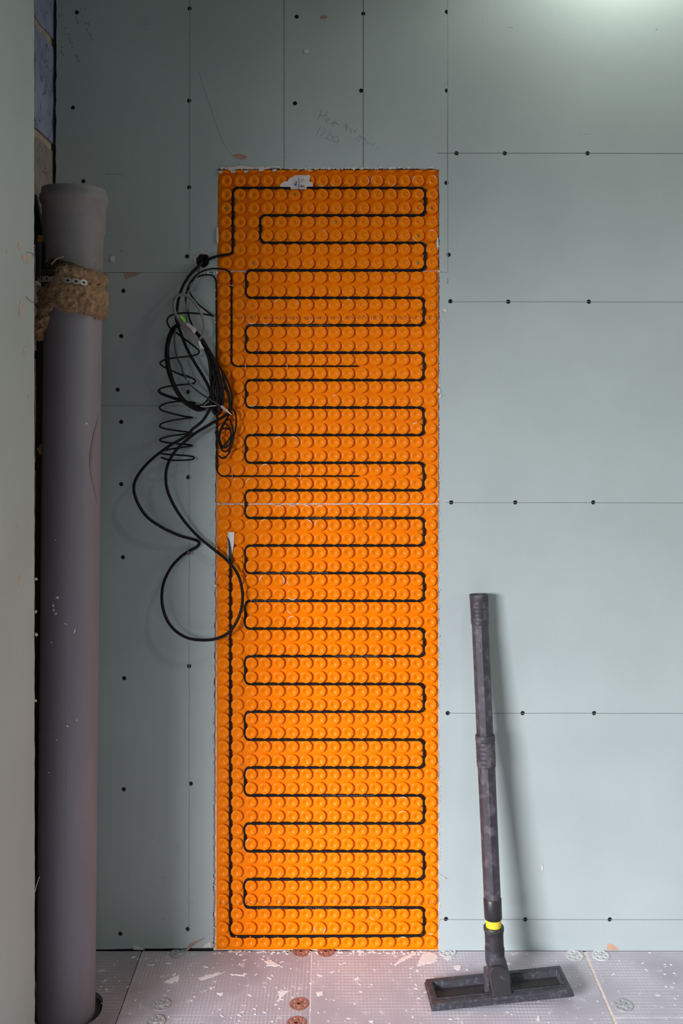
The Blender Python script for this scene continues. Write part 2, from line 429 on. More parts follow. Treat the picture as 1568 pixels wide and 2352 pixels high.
o = mb.build('pencil_note', M['pencil_soft'], wall_back)
o['kind'] = 'stuff'
W2 = lambda *p: c4(13.07, 120, 0, p)
mb = MB()
for st in (W2((200,430),(240,520)), W2((270,460),(340,440)), W2((260,600),(310,630)), W2((310,940),(380,940)), W2((370,860),(450,830)),
           W2((450,1040),(540,1030)), W2((510,1130),(540,1290),(630,1290)), W2((590,1390),(620,1440)), W2((240,1480),(300,1600),(350,1680)),
           W2((240,1410),(320,1440)), W2((650,1640),(760,1640),(770,1740)), W2((690,1660),(800,1860)), W2((760,1850),(850,1860)), W2((800,1800),(850,1790)),
           W2((700,490),(740,620),(760,720)), W2((740,690),(800,680)), W2((850,270),(860,340)), W2((960,250),(1050,300)), W2((880,500),(940,480)),
           W2((970,700),(1090,690),(1130,740),(1080,800)), W2((1010,880),(1060,880),(1040,930)), W2((1070,970),(1130,1030),(1160,1100)), W2((1110,1100),(1170,1090)), W2((1140,1190),(1220,1190),(1190,1150))):
    ribbon(mb, st, .0012)
o = mb.build('pencil_note', M['scrawl'], wall_back); o['kind'] = 'stuff'
# torn paper patches and smears on the boards
def patch(name, m, polys, th=.0005):
    for poly in polys:
        mb = MB(); wall_patch(mb, poly, th); mb.build(name, m, wall_back)
patch('torn_paper_patch', M['brown_patch'], [c4(5.6, 440, 130, [(520,1265),(600,1245),(660,1262),(720,1285),(690,1315),(630,1325),(570,1300),(545,1290)]),
      c4(3.136, 0, 400, [(895,710),(1015,712),(990,728),(940,740),(910,758),(900,735)]), blob(743, 39, 9, 4, 0, 12, .25, 3),
      c4(5.227, 220, 1900, [(1075,1475),(1130,1400),(1200,1365),(1320,1325),(1290,1350),(1210,1390),(1150,1440),(1105,1480)])])
patch('torn_paper_patch', M['tan_patch'], [c4(4.26, 1200, 2040, [(825,600),(828,545),(870,548),(905,575),(945,600),(880,608)])])
patch('torn_paper_patch', M['white_patch'], [blob(703, 117, 5, 4, 0, 9, .3, 5), c4(3.136, 0, 400, [(790,600),(805,585),(822,592),(818,615),(825,632),(800,630)]),
      c4(5.227, 220, 1900, [(1280,1450),(1310,1410),(1370,1380),(1388,1400),(1385,1445)]), c4(5.227, 220, 1900, [(445,1430),(480,1428),(585,1475),(450,1470)]),
      blob(1021, 713, 4, 3.5, 0, 9, .3, 6), blob(1016, 735, 1.5, 4, -.6, 7, .3, 8), blob(1245, 1994, 2, 7, 0, 10, .3, 9)], .0012)
mb = MB()
sc = c4(5.6, 440, 130, [(90,170),(120,270),(160,390),(220,560),(270,700),(330,870),(365,980),(420,1100),(500,1220),(560,1275),(600,1330),(650,1400)])
ribbon(mb, [(v.x, v.y) for v in spline([(x, y, 0) for x, y in sc], 5)], [.0008 + .0022 * min(1, i / 40) for i in range(56)])
mb.build('chalk_scratch', M['scuff'], wall_back)
mb = MB()
rnd = random.Random(21)
for y, x0, x1, n in ((460, 300, 480, 24), (511, 248, 490, 46), (577, 245, 370, 24), (391, 255, 300, 6), (485, 250, 420, 14), (932, 330, 430, 18), (565, 250, 330, 8)):
    for k in range(n):
        x = rnd.uniform(x0, x1); wall_patch(mb, blob(x, y + rnd.uniform(-1.5, 1.5), rnd.uniform(.7, 2.2), .8, 0, 6, .3, k), .0003)
for k in range(150):
    x = rnd.choice([rnd.uniform(240, 490), rnd.uniform(1020, 1560)]); y = rnd.uniform(20, 2170)
    wall_patch(mb, blob(x, y, rnd.uniform(.5, 1.3), rnd.uniform(.5, 1.6), rnd.uniform(0, 3), 5, .4, k), .0003)
for (x, y, rx, ry, a) in ((330,1960,1.2,9,.35),(350,1935,1,24,.45),(303,2012,1,5,.3),(320,1125,12,1.5,-.3),(394,1410,9,1.3,-.3),(470,1270,4,3,0),(182,107,2,1,.6),(297,289,3.4,1,.8),(260,177,1,2,0),
                         (1122,307,2,1.5,0),(1347,307,5,.9,0),(1330,307,1.5,1,0),(1263,330,3,.8,0),(251,639,2,5,0),(262,702,3,2,0),(300,740,1.5,1,0),(305,756,4,2,0)):
    wall_patch(mb, blob(x, y, rx, ry, a, 8, .25, int(x)), .0003)
o = mb.build('plaster_speck', M['scuff'], wall_back); o['kind'] = 'stuff'
mb = MB()
for (x, y, rx, ry, a, s) in ((378,2015,9,5,.2,1),(435,2112-40,8,6,0,2),(408,1950,6,16,0,3),(376,2110,7,5,0,4)):
    wall_patch(mb, blob(x, y, rx, ry, a, 12, .35, s), .0002)
o = mb.build('rust_smudge', mat('faint_rust_smudge', (.385, .42, .395), .8), wall_back); o['kind'] = 'stuff'

# torn paper and plaster crumbs along the cut edges
def crumbs(a, b, n, size, seed, spread=1.5, up=1.0):
    mb = MB(); rnd = random.Random(seed)
    for k in range(n):
        t = rnd.random(); x = a[0] + (b[0]-a[0])*t + rnd.uniform(-spread, spread); y = a[1] + (b[1]-a[1])*t + rnd.uniform(-spread, spread)
        s = size * rnd.uniform(.35, 1.0)
        poly = blob(x, y, s, s * rnd.uniform(.5, 1.8) * up, rnd.uniform(0, 3), rnd.choice((5, 6, 7)), .4, k + seed)
        mb.prism([[P(px, py, rnd.uniform(.0006, .0022)) for px, py in poly]], (0, .003, 0))
    return mb
for (a, b, n, size, seed, m) in (((505, 386), (640, 384), 60, 2.6, 31, 'adhesive'), ((640, 388), (1008, 385), 120, 2.2, 32, 'adhesive'), ((489, 1000), (489, 2176), 200, 1.3, 33, 'gypsum'),
                              ((495, 640), (496, 1000), 40, 1.2, 34, 'adhesive'), ((1009, 520), (1009, 1500), 110, 1.6, 35, 'adhesive'), ((1009, 1500), (1009, 2170), 70, 1.2, 36, 'adhesive'),
                              ((430, 626), (500, 627), 20, 2.6, 37, 'adhesive')):
    o = crumbs(a, b, n, size, seed).build('torn_edge', M[m], wall_back); o['kind'] = 'stuff'
mb = MB()
for poly in (c4(5.6, 440, 130, [(440,1445),(500,1425),(560,1412),(640,1402),(740,1412),(790,1425),(800,1450),(740,1447),(640,1440),(560,1450),(500,1465)]),
             c4(5.6, 440, 130, [(860,1440),(880,1412),(920,1410),(930,1430),(1000,1420),(1012,1440),(930,1450),(910,1475),(860,1470)]),
             c4(5.6, 440, 130, [(340,1470),(390,1465),(400,1495),(350,1500)]), c4(5.6, 440, 130, [(500,1465),(565,1462),(560,1490),(505,1490)]),
             c4(5.6, 440, 130, [(675,1460),(740,1465),(700,1490),(670,1485)]), c4(5.6, 440, 130, [(1040,1450),(1090,1445),(1085,1475),(1035,1475)]),
             c4(5.227, 480, 360, [(1180,150),(1240,160),(1200,175)]), blob(1008, 898, 3, 6, 0, 9, .3, 2), blob(1011, 910, 3, 5, .5, 9, .3, 3), blob(1005, 560, 2.5, 16, 0, 12, .3, 4),
             blob(499, 540, 2.5, 16, 0, 12, .3, 5), blob(493, 1345, 4, 2, .4, 8, .3, 6), blob(1008, 623, 3.5, 3, 0, 8, .3, 7)):
    mb.prism([[P(x, y, .0024) for x, y in poly]], (0, .004, 0))
o = mb.build('adhesive_crumb', M['white_patch'], wall_back); o['kind'] = 'stuff'
# loose paper flake standing off the right cut edge
for pts in ([(1008, 914), (1011, 911), (1020, 906), (1012, 911)], [(1011, 2008), (1018, 2014), (1025, 2021), (1017, 2016)], [(486, 1338), (494, 1347), (497, 1343), (491, 1341)]):
    mb = MB(); mb.prism([[P(pts[i][0], pts[i][1], .001 + .006 * (i == 2)) for i in range(4)]], (0, .0008, 0)); mb.build('paper_flake', M['scuff'], wall_back)
# white bed the orange sheets are set in
mb = MB()
mb.prism([[P(x, y, -.0062) for x, y in ([(498, 391), (1007, 391)] + [(1007.3, 2183)] + jag((1000, 2183.5), (500, 2184), 18, 1.6, 44) + [(490, 2183)] + jag((490.5, 2170), (496, 960), 40, .5, 45))]], (0, .0055, 0))
mb.build('adhesive_bed', M['adhesive'], wall_back)
# crumbs round the cable hole
rnd = random.Random(53); mb = MB()
for k in range(46):
    a = rnd.uniform(0, 2*math.pi); rr = rnd.uniform(16.5, 20); x, y = HOLE_C[0] + rr*math.cos(a), HOLE_C[1] + rr*math.sin(a)
    mb.prism([[P(px, py, rnd.uniform(.0006, .0018)) for px, py in blob(x, y, rnd.uniform(.6, 1.8), rnd.uniform(.6, 1.6), a, 6, .4, k)]], (0, .0018, 0))
for k in range(16):
    x = rnd.uniform(444, 456); y = 620 + (450 - x) * .35 + rnd.uniform(-3, 3)
    mb.prism([[P(px, py, .001) for px, py in blob(x, y, rnd.uniform(1, 2.4), rnd.uniform(.8, 2), 0, 6, .4, k)]], (0, .001, 0))
o = mb.build('torn_edge', M['gypsum'], wall_back); o['kind'] = 'stuff'

# ------------------------------------------------------------------ left wall: blockwork, battens and a lining board
YB = -.30
def PX(px, py, y): return P(px, py, -y)
XB = P(118, 900).x - .004
wall_left = MB().box((XB - .10, -.478, -.03), (XB, .10, ZT)).build('wall_left', M['mortar']); wall_left['kind'] = 'structure'
zj = [1.968 - .229 * i for i in range(9)] + [1.968 + .229]
rnd = random.Random(5)
for k, z1 in enumerate(zj):
    z0 = z1 - .229
    yy = [-.476, -.185, .098] if k % 2 else [-.476, -.37, .098]
    for a, b in zip(yy, yy[1:]):
        nseg = 8; mb = MB()
        prf = [(a + .006, z0 + .008), (b - .006, z0 + .008), (b - .006, z1 - .008), (a + .006, z1 - .008)]
        loop = []
        for i in range(4):
            p, q = prf[i], prf[(i+1) % 4]
            for j in range(5):
                t = j / 5; loop.append((XB + .004 + rnd.uniform(-.0012, .0012), p[0] + (q[0]-p[0])*t + rnd.uniform(-.0025, .0025), p[1] + (q[1]-p[1])*t + rnd.uniform(-.0025, .0025)))
        mb.prism([loop], (-.03, 0, 0)); mb.build('block', M['block'] if z1 > 1.8 else M['block_brown'], wall_left)
# lining board, leaning a hair with the stud it is fixed to
def left_x(z):
    a = P(78, 0, -YB); b = P(80, 2352, -YB); return a.x + (b.x - a.x) * (z - a.z) / (b.z - a.z)
mb = MB(); rnd = random.Random(9)
loop = [(left_x(0) , YB, 0.0)]
nz_ = 150
for i in range(nz_ + 1):
    z = ZT * i / nz_; loop.append((left_x(z), YB + rnd.uniform(-.0014, .0014), z))
loop.append((left_x(ZT), -.478, ZT)); loop.append((left_x(0), -.478, 0))
mb.prism([loop], (-.0125, 0, 0), 0, 1)
mb.build('plasterboard', [M['board'], M['gypsum']], wall_left)
for y0 in (-.34, -.43):
    MB().box((XB + .001, y0 - .045, 0), (left_x(1) - .018, y0, ZT)).build('batten', M['timber'], wall_left)
MB().box((XB + .006, -.10, 0), (XB + .055, -.055, 1.31)).build('batten', M['timber'], wall_left)  # dark batten added to stand in for the shade in the gap
def side_pt(px, py, off=.0006):
    """point on the lining board seen at a pixel"""
    d = ray(px, py); X = left_x(1.0)
    for _ in range(3):
        t = (X + off) / d.x; X = left_x((CAM + d * t).z)
    return CAM + d * ((X + off) / d.x)
for k, (x, y, rx, ry) in enumerate(((46, 566, 5, 11), (60, 592, 9, 13), (50, 712, 6, 22), (57, 806, 3, 11), (68, 914, 3, 8), (47, 1333, 4, 13), (16, 578, 2, 5), (76, 1460, 2, 6), (42, 1208, 2, 6))):
    mb = MB(); mb.prism([[side_pt(px, py) for px, py in blob(x, y, rx, ry, 0, 12, .25, k)]], (-.0008, 0, 0))
    mb.build('torn_paper_patch', M['lining_scuff'], wall_left)
for k, pts in enumerate(([(59, 681), (66, 688), (73, 693), (80, 696)], [(62, 580), (74, 582), (79, 590)])):
    mb = MB(); mb.tube(spline([side_pt(x, y, .0008) for x, y in pts], 6), .0005, 4); mb.build('hairline_crack', M['pencil'], wall_left)
mb = MB(); mb.tube(spline([P(81, 2048, .30), P(84, 2032, .298), P(91, 2014, .295)], 6), .0007, 5); mb.build('paper_flake', M['scuff'], wall_left)
for k, y in enumerate((1330, 1405, 1458, 1610)):
    mb = MB(); mb.prism([[P(px, py, .301) for px, py in blob(82, y, 3.5, 3, .4, 6, .5, k)]], (0, .002, 0)); mb.build('paper_flake', M['white_patch'], wall_left)

# ------------------------------------------------------------------ floor
floor = MB().box((-.75, -2.4, -.06), (XR, .06, -.0125)).build('floor', M['backing']); floor['kind'] = 'structure'
PIPE_B = G(150, 2300); PIPE_B = Vector((P(151.5, 2300, .18).x, -.18, 0))
def gx(px, py): return G(px, py)
def floor_board(poly, m, holes=()):
    loops = [[Vector((p.x, p.y, 0)) for p in poly]] + [list(h) for h in holes]
    MB().prism(loops, (0, 0, -.012)).build('floor_board', m, floor)
Y0 = -.001; YJ = G(500, 2333).y
a1, a2 = G(300, 2255), G(265, 2352)       # dark joint
def on(p, q, y): t = (y - p.y) / (q.y - p.y); return Vector((p.x + (q.x - p.x) * t, y, 0))
b1, b2 = G(714.7, 2190), G(710.5, 2350)
c1_, c2 = G(1342, 2186), G(1411, 2347)
YE = -1.35
def J(pair, y, dx): return on(pair[0], pair[1], y) + Vector((dx, 0, 0))
JA, JB, JC = (a1, a2), (b1, b2), (c1_, c2)
rr = .0640; hole = [PIPE_B + Vector((.007 + rr*math.cos(2*math.pi*k/40)*(1 + .02*math.sin(5*k)), -.002 + rr*math.sin(2*math.pi*k/40), 0)) for k in range(40)]
YA = G(300, 2250).y
floor_board([Vector((-.75, Y0, 0)), J(JA, Y0, -.001), J(JA, YE, -.001), Vector((-.75, YE, 0))], M['floor_dirt_shade'], [hole])
floor_board([J(JA, Y0, .0012), J(JB, Y0, -.0012), J(JB, YJ + .0008, -.0012), J(JA, YJ + .0008, .0012)], M['floor_dust_shade'])
floor_board([J(JA, YJ - .0008, .0012), J(JB, YJ - .0008, -.0012), J(JB, YE, -.0012), J(JA, YE, .0012)], M['floor_dust_shade'])
floor_board([J(JB, Y0, .0012), J(JC, Y0, -.0035), J(JC, YE, -.0035), J(JB, YE, .0012)], M['floor_xy'])
YK = G(1480, 2337).y
floor_board([J(JC, Y0, .0035), Vector((XR, Y0, 0)), Vector((XR, YK + .001, 0)), J(JC, YK + .001, .0035)], M['floor_y'])
floor_board([J(JC, YK - .001, .0035), Vector((XR, YK - .001, 0)), Vector((XR, YE, 0)), J(JC, YE, .0035)], M['floor_y'])
def strip(pa, y0, y1, hw, z, m):
    p, q = J(pa, y0, 0), J(pa, y1, 0)
    MB().prism([[p + Vector((-hw, 0, z)), p + Vector((hw, 0, z)), q + Vector((hw, 0, z)), q + Vector((-hw, 0, z))]], (0, 0, -.008)).build('joint_strip', m, floor)
strip(JC, Y0, YE, .0034, -.0012, M['joint_pale']); strip(JB, Y0, YE, .0012, -.0004, M['joint_white'])
strip(JA, Y0, YE, .0011, -.005, M['dark'])
MB().box((J(JC, YK, .004).x, YK - .001, -.009), (XR, YK + .001, -.0006)).build('joint_strip', M['joint_white'], floor)
MB().box((J(JA, YJ, 0).x, YJ - .0008, -.009), (J(JB, YJ, -.001).x, YJ + .0008, -.001)).build('joint_strip', M['joint_white'], floor)
# plaster splashes
def splash(poly, name='plaster_splash'):
    rnd = random.Random(int(poly[0][0])); out = []
    for (xa, ya), (xb, yb) in zip(poly, poly[1:] + poly[:1]):
        n = max(1, int(math.hypot(xb - xa, yb - ya) / 1.7))
        for i in range(n):
            k = 1 if i else .3
            out.append((xa + (xb - xa) * i / n + rnd.gauss(0, 1.0) * k, ya + (yb - ya) * i / n + rnd.gauss(0, .55) * k))
    poly = out
    mb = MB(); mb.prism([[G(x, y, .0008) for x, y in poly]], (0, 0, -.0008)); mb.build(name, M['plaster'], floor)
S3 = lambda *p: c4(2.851, 500, 2040, p); S4 = lambda *p: c4(3.92, 950, 2150, p); S8 = lambda *p: c4(3.015, 0, 2000, p)
for poly in (S3((305,478),(345,468),(372,488),(410,505),(375,512),(350,505),(318,508),(325,492)), S3((395,675),(472,668),(430,705),(388,742),(402,708)),
             S3((1150,500),(1215,450),(1312,408),(1290,435),(1225,470),(1165,500)), S3((1302,512),(1320,470),(1340,432),(1385,415),(1425,428),(1440,450),(1425,465),(1437,475),(1390,490),(1340,500)),
             S3((0,550),(45,545),(10,562)), S3((80,560),(175,567),(178,573),(90,566)), S3((895,595),(915,578),(930,590),(905,602)), S3((645,680),(690,675),(682,700),(650,695)),
             S3((650,560),(690,572),(660,575)), S3((735,545),(765,540),(752,555)), S3((987,870),(1020,862),(1015,882)),
             S4((360,265),(425,262),(420,300),(380,302)), S4((275,195),(345,200),(300,215)), S4((20,305),(55,305),(40,318)), S4((30,555),(65,560),(50,570)),
             S8((1135,770),(1190,740),(1245,722),(1230,765),(1180,775)), S8((1375,745),(1440,720),(1555,695),(1490,725),(1400,755)), S8((1500,845),(1550,845),(1530,868)), S8((1145,640),(1185,638),(1165,648)),
             S8((1450,810),(1470,808),(1460,820)),
             c4(4.26, 1200, 2040, [(150,1245),(160,1248),(165,1290),(150,1300),(140,1280)])):
    splash(poly)
mb = MB(); rnd = random.Random(61)
for k in range(260):
    x = rnd.choice([rnd.uniform(230, 720), rnd.uniform(500, 1000), rnd.uniform(900, 1568)]); y = 2186 + 166 * rnd.random() ** 1.1; s = rnd.uniform(.5, 2.2)
    mb.prism([[G(px, py, .0006) for px, py in blob(x, y, s * rnd.uniform(.8, 2.6), s * .6, rnd.uniform(-.6, .6), 6, .4, k)]], (0, 0, -.0006))
for k in range(90):
    x = rnd.uniform(500, 1006); y = 2184 + abs(rnd.gauss(0, 4)); s = rnd.uniform(.7, 2.4)
    mb.prism([[G(px, py, .0012) for px, py in blob(x, y, s * 1.8, s * .6, 0, 7, .4, k)]], (0, 0, -.0012))
o = mb.build('plaster_crumb', M['plaster'], floor); o['kind'] = 'stuff'

# ceiling (above the frame; carries the downlight)
ceil = MB().box((-.75, -1.6, ZT), (XR, .06, ZT + .02)).build('ceiling', M['ceiling']); ceil['kind'] = 'structure'

# ------------------------------------------------------------------ fixing washers screwed through the floor boards
def washer_mesh(m):
    mb = MB(); n = 30; R = .0182
    outer = [(R*math.cos(2*math.pi*k/n), R*math.sin(2*math.pi*k/n), .0016) for k in range(n)]
    holes = []
    for h in range(6):
        a = 2*math.pi*h/6 + .3; cx, cy = .0118*math.cos(a), .0118*math.sin(a)
        holes.append([(cx + .0034*math.cos(2*math.pi*k/10), cy + .0034*math.sin(2*math.pi*k/10), .0016) for k in range(10)])
    mb.prism([outer] + holes, (0, 0, -.0016))
    mb.lathe((0, 0, .0014), (0, 0, 1), [(0, .0062), (.0008, .0056), (.0008, .0042), (-.0002, .0034)], 16, False, True)
    return mb
WASH = [(370, 2308, 'zinc', 'grey six-hole fixing washer on the floor right of the pipe foot, farther of two there', .4),
        (357, 2347, 'zinc', 'grey six-hole fixing washer right of the pipe foot, cut off by the lower photo edge', .1),
        (686, 2307, 'rust', 'rusty red six-hole washer on open floor left of the thin white joint, whole', .2),
        (680, 2351, 'rust', 'rusty red washer left of the white joint, cut off by the lower photo edge', .7),
        (691, 2186, 'rust', 'rusty washer half hidden under the orange mat, left of the white joint', .5),
        (748, 2186, 'rust', 'rusty washer half hidden under the orange mat, right of the white joint', .1),
        (1319, 2196, 'clear_washer', 'pale washer by the wall foot, just left of the slanted pale joint', .3),
        (1379, 2195, 'clear_washer', 'pale washer by the wall foot, just right of the slanted pale joint', .6),
        (1431, 2310, 'zinc', 'grey six-hole washer on the floor right of the vacuum head and slanted joint', .2),
        (1027, 2187, 'clear_washer', 'pale washer smeared with plaster at the lower right corner of the orange mat', .9),
        (411, 2190, 'zinc', 'grey washer half under the left plasterboard edge, left of the orange mat', .2)]
for x, y, m, lab, rz in WASH:
    root = empty('fixing_washer', G(x, y)); root.rotation_euler.z = rz
    tag(root, lab, 'washer', 'six-hole washers fixing the floor boards')
    washer_mesh(m).build('washer_plate', M[m], root)
    MB().lathe((0, 0, 0), (0, 0, 1), [(.0012, .0034), (.0021, .0030), (.0022, .0014), (.0014, .0010)], 10, False, True).build('screw_head', M['screw'] if m == 'rust' else M['steel'], root, smooth=True, angle=40)

# ------------------------------------------------------------------ soil pipe
AX_T = P(170.5, 437, .18); AX_B = PIPE_B
ax = (AX_T - AX_B); LP = ax.length; ax.normalize()
def pipe_pt(py):
    lo, hi = 0.0, LP
    for _ in range(40):
        mid = (lo + hi) / 2
        if proj(AX_B + ax * mid)[1] > py: lo = mid
        else: hi = mid
    return (lo + hi) / 2
pipe = empty('soil_pipe', AX_B); tag(pipe, 'tall grey plastic soil pipe standing in the left corner', 'pipe')
RP = .0555
hs = pipe_pt(565)
mb = MB(); n = 60; prof = []
for i in range(n + 1):
    h = -.06 + (hs + .06) * i / n; prof.append((h, RP))
mb.lathe(AX_B, ax, prof, 48, True, True)
# dent on the right flank
vs = []
hd = pipe_pt(1030)
for p in mb.v:
    q = Vector(p) - AX_B; h = q.dot(ax); rad = q - ax * h; a = math.atan2(rad.x, -rad.y)
    g = math.exp(-((h - hd) / .05) ** 2 - ((a - 1.15) / .28) ** 2)
    vs.append(tuple(Vector(p) - rad.normalized() * .0012 * g))
mb.v = vs
under(mb.build('pipe_body', M['pipe'], smooth=True, angle=60), pipe)
mb = MB(); hw = pipe_pt(700)
mb.lathe(AX_B, ax, [(hw, RP + .0004), (pipe_pt(575), RP + .0008), (pipe_pt(545), RP + .0016), (pipe_pt(530), .0605), (pipe_pt(474), .0612), (pipe_pt(468), .0648), (pipe_pt(460), .0662), (pipe_pt(452), .0655), (pipe_pt(447), .0625), (LP, .0622), (LP, .0575), (LP - .05, .0572)], 48, False, False)
under(mb.build('socket', M['socket'], smooth=True, angle=50), pipe)
def on_pipe(px, py, off=.0004):
    """front point of the pipe seen at a pixel"""
    h = pipe_pt(py); c = AX_B + ax * h; d = ray(px, py); o = CAM - c
    dd = d - ax * d.dot(ax); oo = o - ax * o.dot(ax); R = RP + off
    A = dd.dot(dd); B = 2 * dd.dot(oo); Cc = oo.dot(oo) - R * R; disc = max(0, B*B - 4*A*Cc)
    return CAM + d * ((-B - math.sqrt(disc)) / (2*A))
mb = MB(); rnd = random.Random(71)
for (x, y, rx, ry) in ((132, 1373, 4, 3), (122, 1391, 3, 3), (123, 1402, 2, 4), (128, 1410, 2.5, 2.5), (150, 1433, 4, .8), (171, 1450, 1.2, 6), (127, 1240, 1.6, 1.6), (199, 973, 2.2, 2.2), (118, 1476, 1.2, 2), (155, 1668, 2.5, 1.5), (112, 1775, 1.4, 1.4), (176, 1655, .8, 3), (130, 1700, 1, 2)):
    mb.prism([[on_pipe(px, py, .0006) for px, py in blob(x, y, rx, ry, .3, 8, .35, int(y))]], (0, .001, 0))
o = under(mb.build('plaster_speck', M['plaster']), pipe); o['kind'] = 'stuff'
# seam line moulded down the front and a brown drip down the right flank
mb = MB(); mb.tube([on_pipe(152, y, -.00015) for y in range(740, 2300, 40)], .00035, 5); under(mb.build('mould_seam', M['pipe']), pipe)
mb = MB()
streak = [(226, 950, .5), (223, 970, 1.2), (219, 990, 2), (215, 1010, 2.5), (210, 1040, 3), (208, 1070, 2.5), (212, 1100, 2), (218, 1130, 1.4), (223, 1160, .6)]
L_ = [on_pipe(x - w_, y, .0002) for x, y, w_ in streak]; R_ = [on_pipe(x + w_ * .8, y, .0002) for x, y, w_ in streak]
mb.add([p for lr in zip(L_, R_) for p in lr], [(2*i, 2*i+1, 2*i+3, 2*i+2) for i in range(len(streak) - 1)])
under(mb.build('brown_streak', M['streak_brown'], smooth=True), pipe)

# ------------------------------------------------------------------ mineral wool wrap and its perforated strap
def interp(tab, x):
    if x <= tab[0][0]: return tab[0][1]
    for (x0, y0), (x1, y1) in zip(tab, tab[1:]):
        if x <= x1: return y0 + (y1 - y0) * (x - x0) / (x1 - x0)
    return tab[-1][1]
HZ = {}
def h_of(py): return pipe_pt(py)
h_lo, h_hi = pipe_pt(800), pipe_pt(560)
def hpx(py): return h_lo + (h_hi - h_lo) * (800 - py) / 240.0
def cyl(a, h, R): # a = 0 faces the camera, + to the right
    return AX_B + ax * h + Vector((math.sin(a), -math.cos(a), 0)) * R
def wool_shell(topt, bott, R0, thick, na, nh, seed, amin=-1.9, amax=1.9, pinch=None, amp=.004):
    mb = MB(); rows = []
    for i in range(na + 1):
        a = amin + (amax - amin) * i / na; x = 169 + 78 * math.sin(a) if abs(a) < math.pi/2 else (169 + 78 * math.copysign(1, a))
        yt = interp(topt, x); yb = interp(bott, x)
        yt += 3 * noise.noise((a * 9, seed, 0)); yb += 4.0 * noise.noise((a * 12, seed + 5, 0))
        for j in range(nh + 1):
            t = j / nh; h = hpx(yb + (yt - yb) * t)
            edge = min(1, min(t, 1 - t) * 7)
            R = R0 + thick * (edge ** .5) + amp * noise.fractal((a * 5.5, h * 95, seed), .9, 2.1, 5) * 1.2 + .0016 * noise.noise((a * 40, h * 600, seed))
            if pinch:
                py = 800 - (h - h_lo) / (h_hi - h_lo) * 240
                R -= .0055 * math.exp(-((py - pinch(x)) / 7.0) ** 2)
            mb.v.append(tuple(cyl(a, h, max(R, RP + .001))))
    for i in range(na):
        for j in range(nh):
            k = i * (nh + 1) + j; mb.f.append([k, k + nh + 1, k + nh + 2, k + 1]); mb.m.append(0)
    # close back against the pipe
    return mb
pin = lambda x: 645 + (x - 95) * .095
wrap = empty('insulation_wrap', AX_B + ax * hpx(680)); tag(wrap, 'torn brown mineral wool wrapped round the grey soil pipe', 'insulation')
mb = wool_shell([(86, 655), (100, 660), (120, 668), (138, 656), (149, 640), (160, 620), (175, 618), (195, 620), (225, 624), (250, 631)],
                [(86, 772), (92, 770), (100, 752), (112, 738), (122, 722), (138, 716), (152, 703), (158, 714), (168, 716), (176, 723), (205, 722), (233, 727), (240, 735), (250, 733)],
                RP + .0015, .0085, 120, 64, 2.0, pinch=pin)
under(mb.build('wool_blanket', M['wool'], smooth=True), wrap)
mb = wool_shell([(86, 640), (100, 622), (115, 609), (135, 602), (150, 604), (175, 609), (205, 617), (235, 627), (250, 634)], [(86, 665), (150, 668), (250, 660)], RP + .0006, .004, 80, 20, 7.0, amp=.003)
under(mb.build('shaded_wool_band', M['wool_shaded'], smooth=True), wrap)
# tail hanging off at the left
mb = MB(); tail = spline([P(118, 705, .215), P(106, 722, .215), P(97, 742, .215), P(91, 762, .21), P(90, 778, .205)], 8)
rad = [.015, .017, .016, .013, .006]; rt = [interp([(i/4, r) for i, r in enumerate(rad)], i / (len(tail)-1)) for i in range(len(tail))]
tail2 = spline(tail, 3); rt2 = [interp([(i / (len(tail)-1), r) for i, r in enumerate(rt)], i / (len(tail2)-1)) for i in range(len(tail2))]
mb.tube(tail2, rt2, 36)
mb.v = [tuple(Vector(p) + Vector((noise.noise(Vector(p)*70), noise.noise(Vector(p)*70 + Vector((5,0,0))), noise.noise(Vector(p)*70 + Vector((0,9,0)))))*.006 + Vector((noise.noise(Vector(p)*260), noise.noise(Vector(p)*260 + Vector((5,0,0))), noise.noise(Vector(p)*260 + Vector((0,9,0)))))*.0035) for p in mb.v]
under(mb.build('wool_tail', M['wool'], smooth=True), wrap)
def fibres(n, seed, pick, m):
    mb = MB(); rnd = random.Random(seed)
    for _ in range(n):
        p, nrm = pick(rnd)
        L = rnd.uniform(.003, .011); t = Vector((rnd.gauss(0, 1), rnd.gauss(0, .5), rnd.gauss(0, 1))).normalized()
        q = p + t * L * .5 + nrm * rnd.uniform(.000, .0035); r = p + t * L + nrm * rnd.uniform(-.001, .003)
        s_ = Vector((t.z, 0, -t.x)).normalized() * .00016
        mb.add([p - s_, p + s_, q + s_, q - s_, r], [(0, 1, 2, 3), (3, 2, 4)])
    return mb
bt = [(86, 772), (92, 770), (100, 752), (112, 738), (122, 722), (138, 716), (152, 703), (158, 714), (176, 723), (233, 727), (250, 733)]
tt = [(86, 658), (120, 670), (149, 642), (160, 622), (195, 620), (250, 631)]
def pick_wool(rnd):
    a = rnd.uniform(-1.45, 1.6); x = 169 + 78 * math.sin(a); yt, yb = interp(tt, x), interp(bt, x)
    y = rnd.uniform(yt - 1, yb + 3) if rnd.random() < .75 else rnd.choice((yt, yb)) + rnd.uniform(-2, 3)
    n_ = Vector((math.sin(a), -math.cos(a), 0)); return cyl(a, hpx(y), RP + .0095), n_
o = under(fibres(3000, 4, pick_wool, None).build('wool_fibre', M['fibre'], fix=False), wrap); o['kind'] = 'stuff'
def pick_tail(rnd):
    t = rnd.choice(tail); a = rnd.uniform(-1.6, 1.6); n_ = Vector((math.sin(a), -math.cos(a), 0)); return t + n_ * .0145, n_
o = under(fibres(420, 8, pick_tail, None).build('wool_fibre', M['fibre'], fix=False), wrap); o['kind'] = 'stuff'
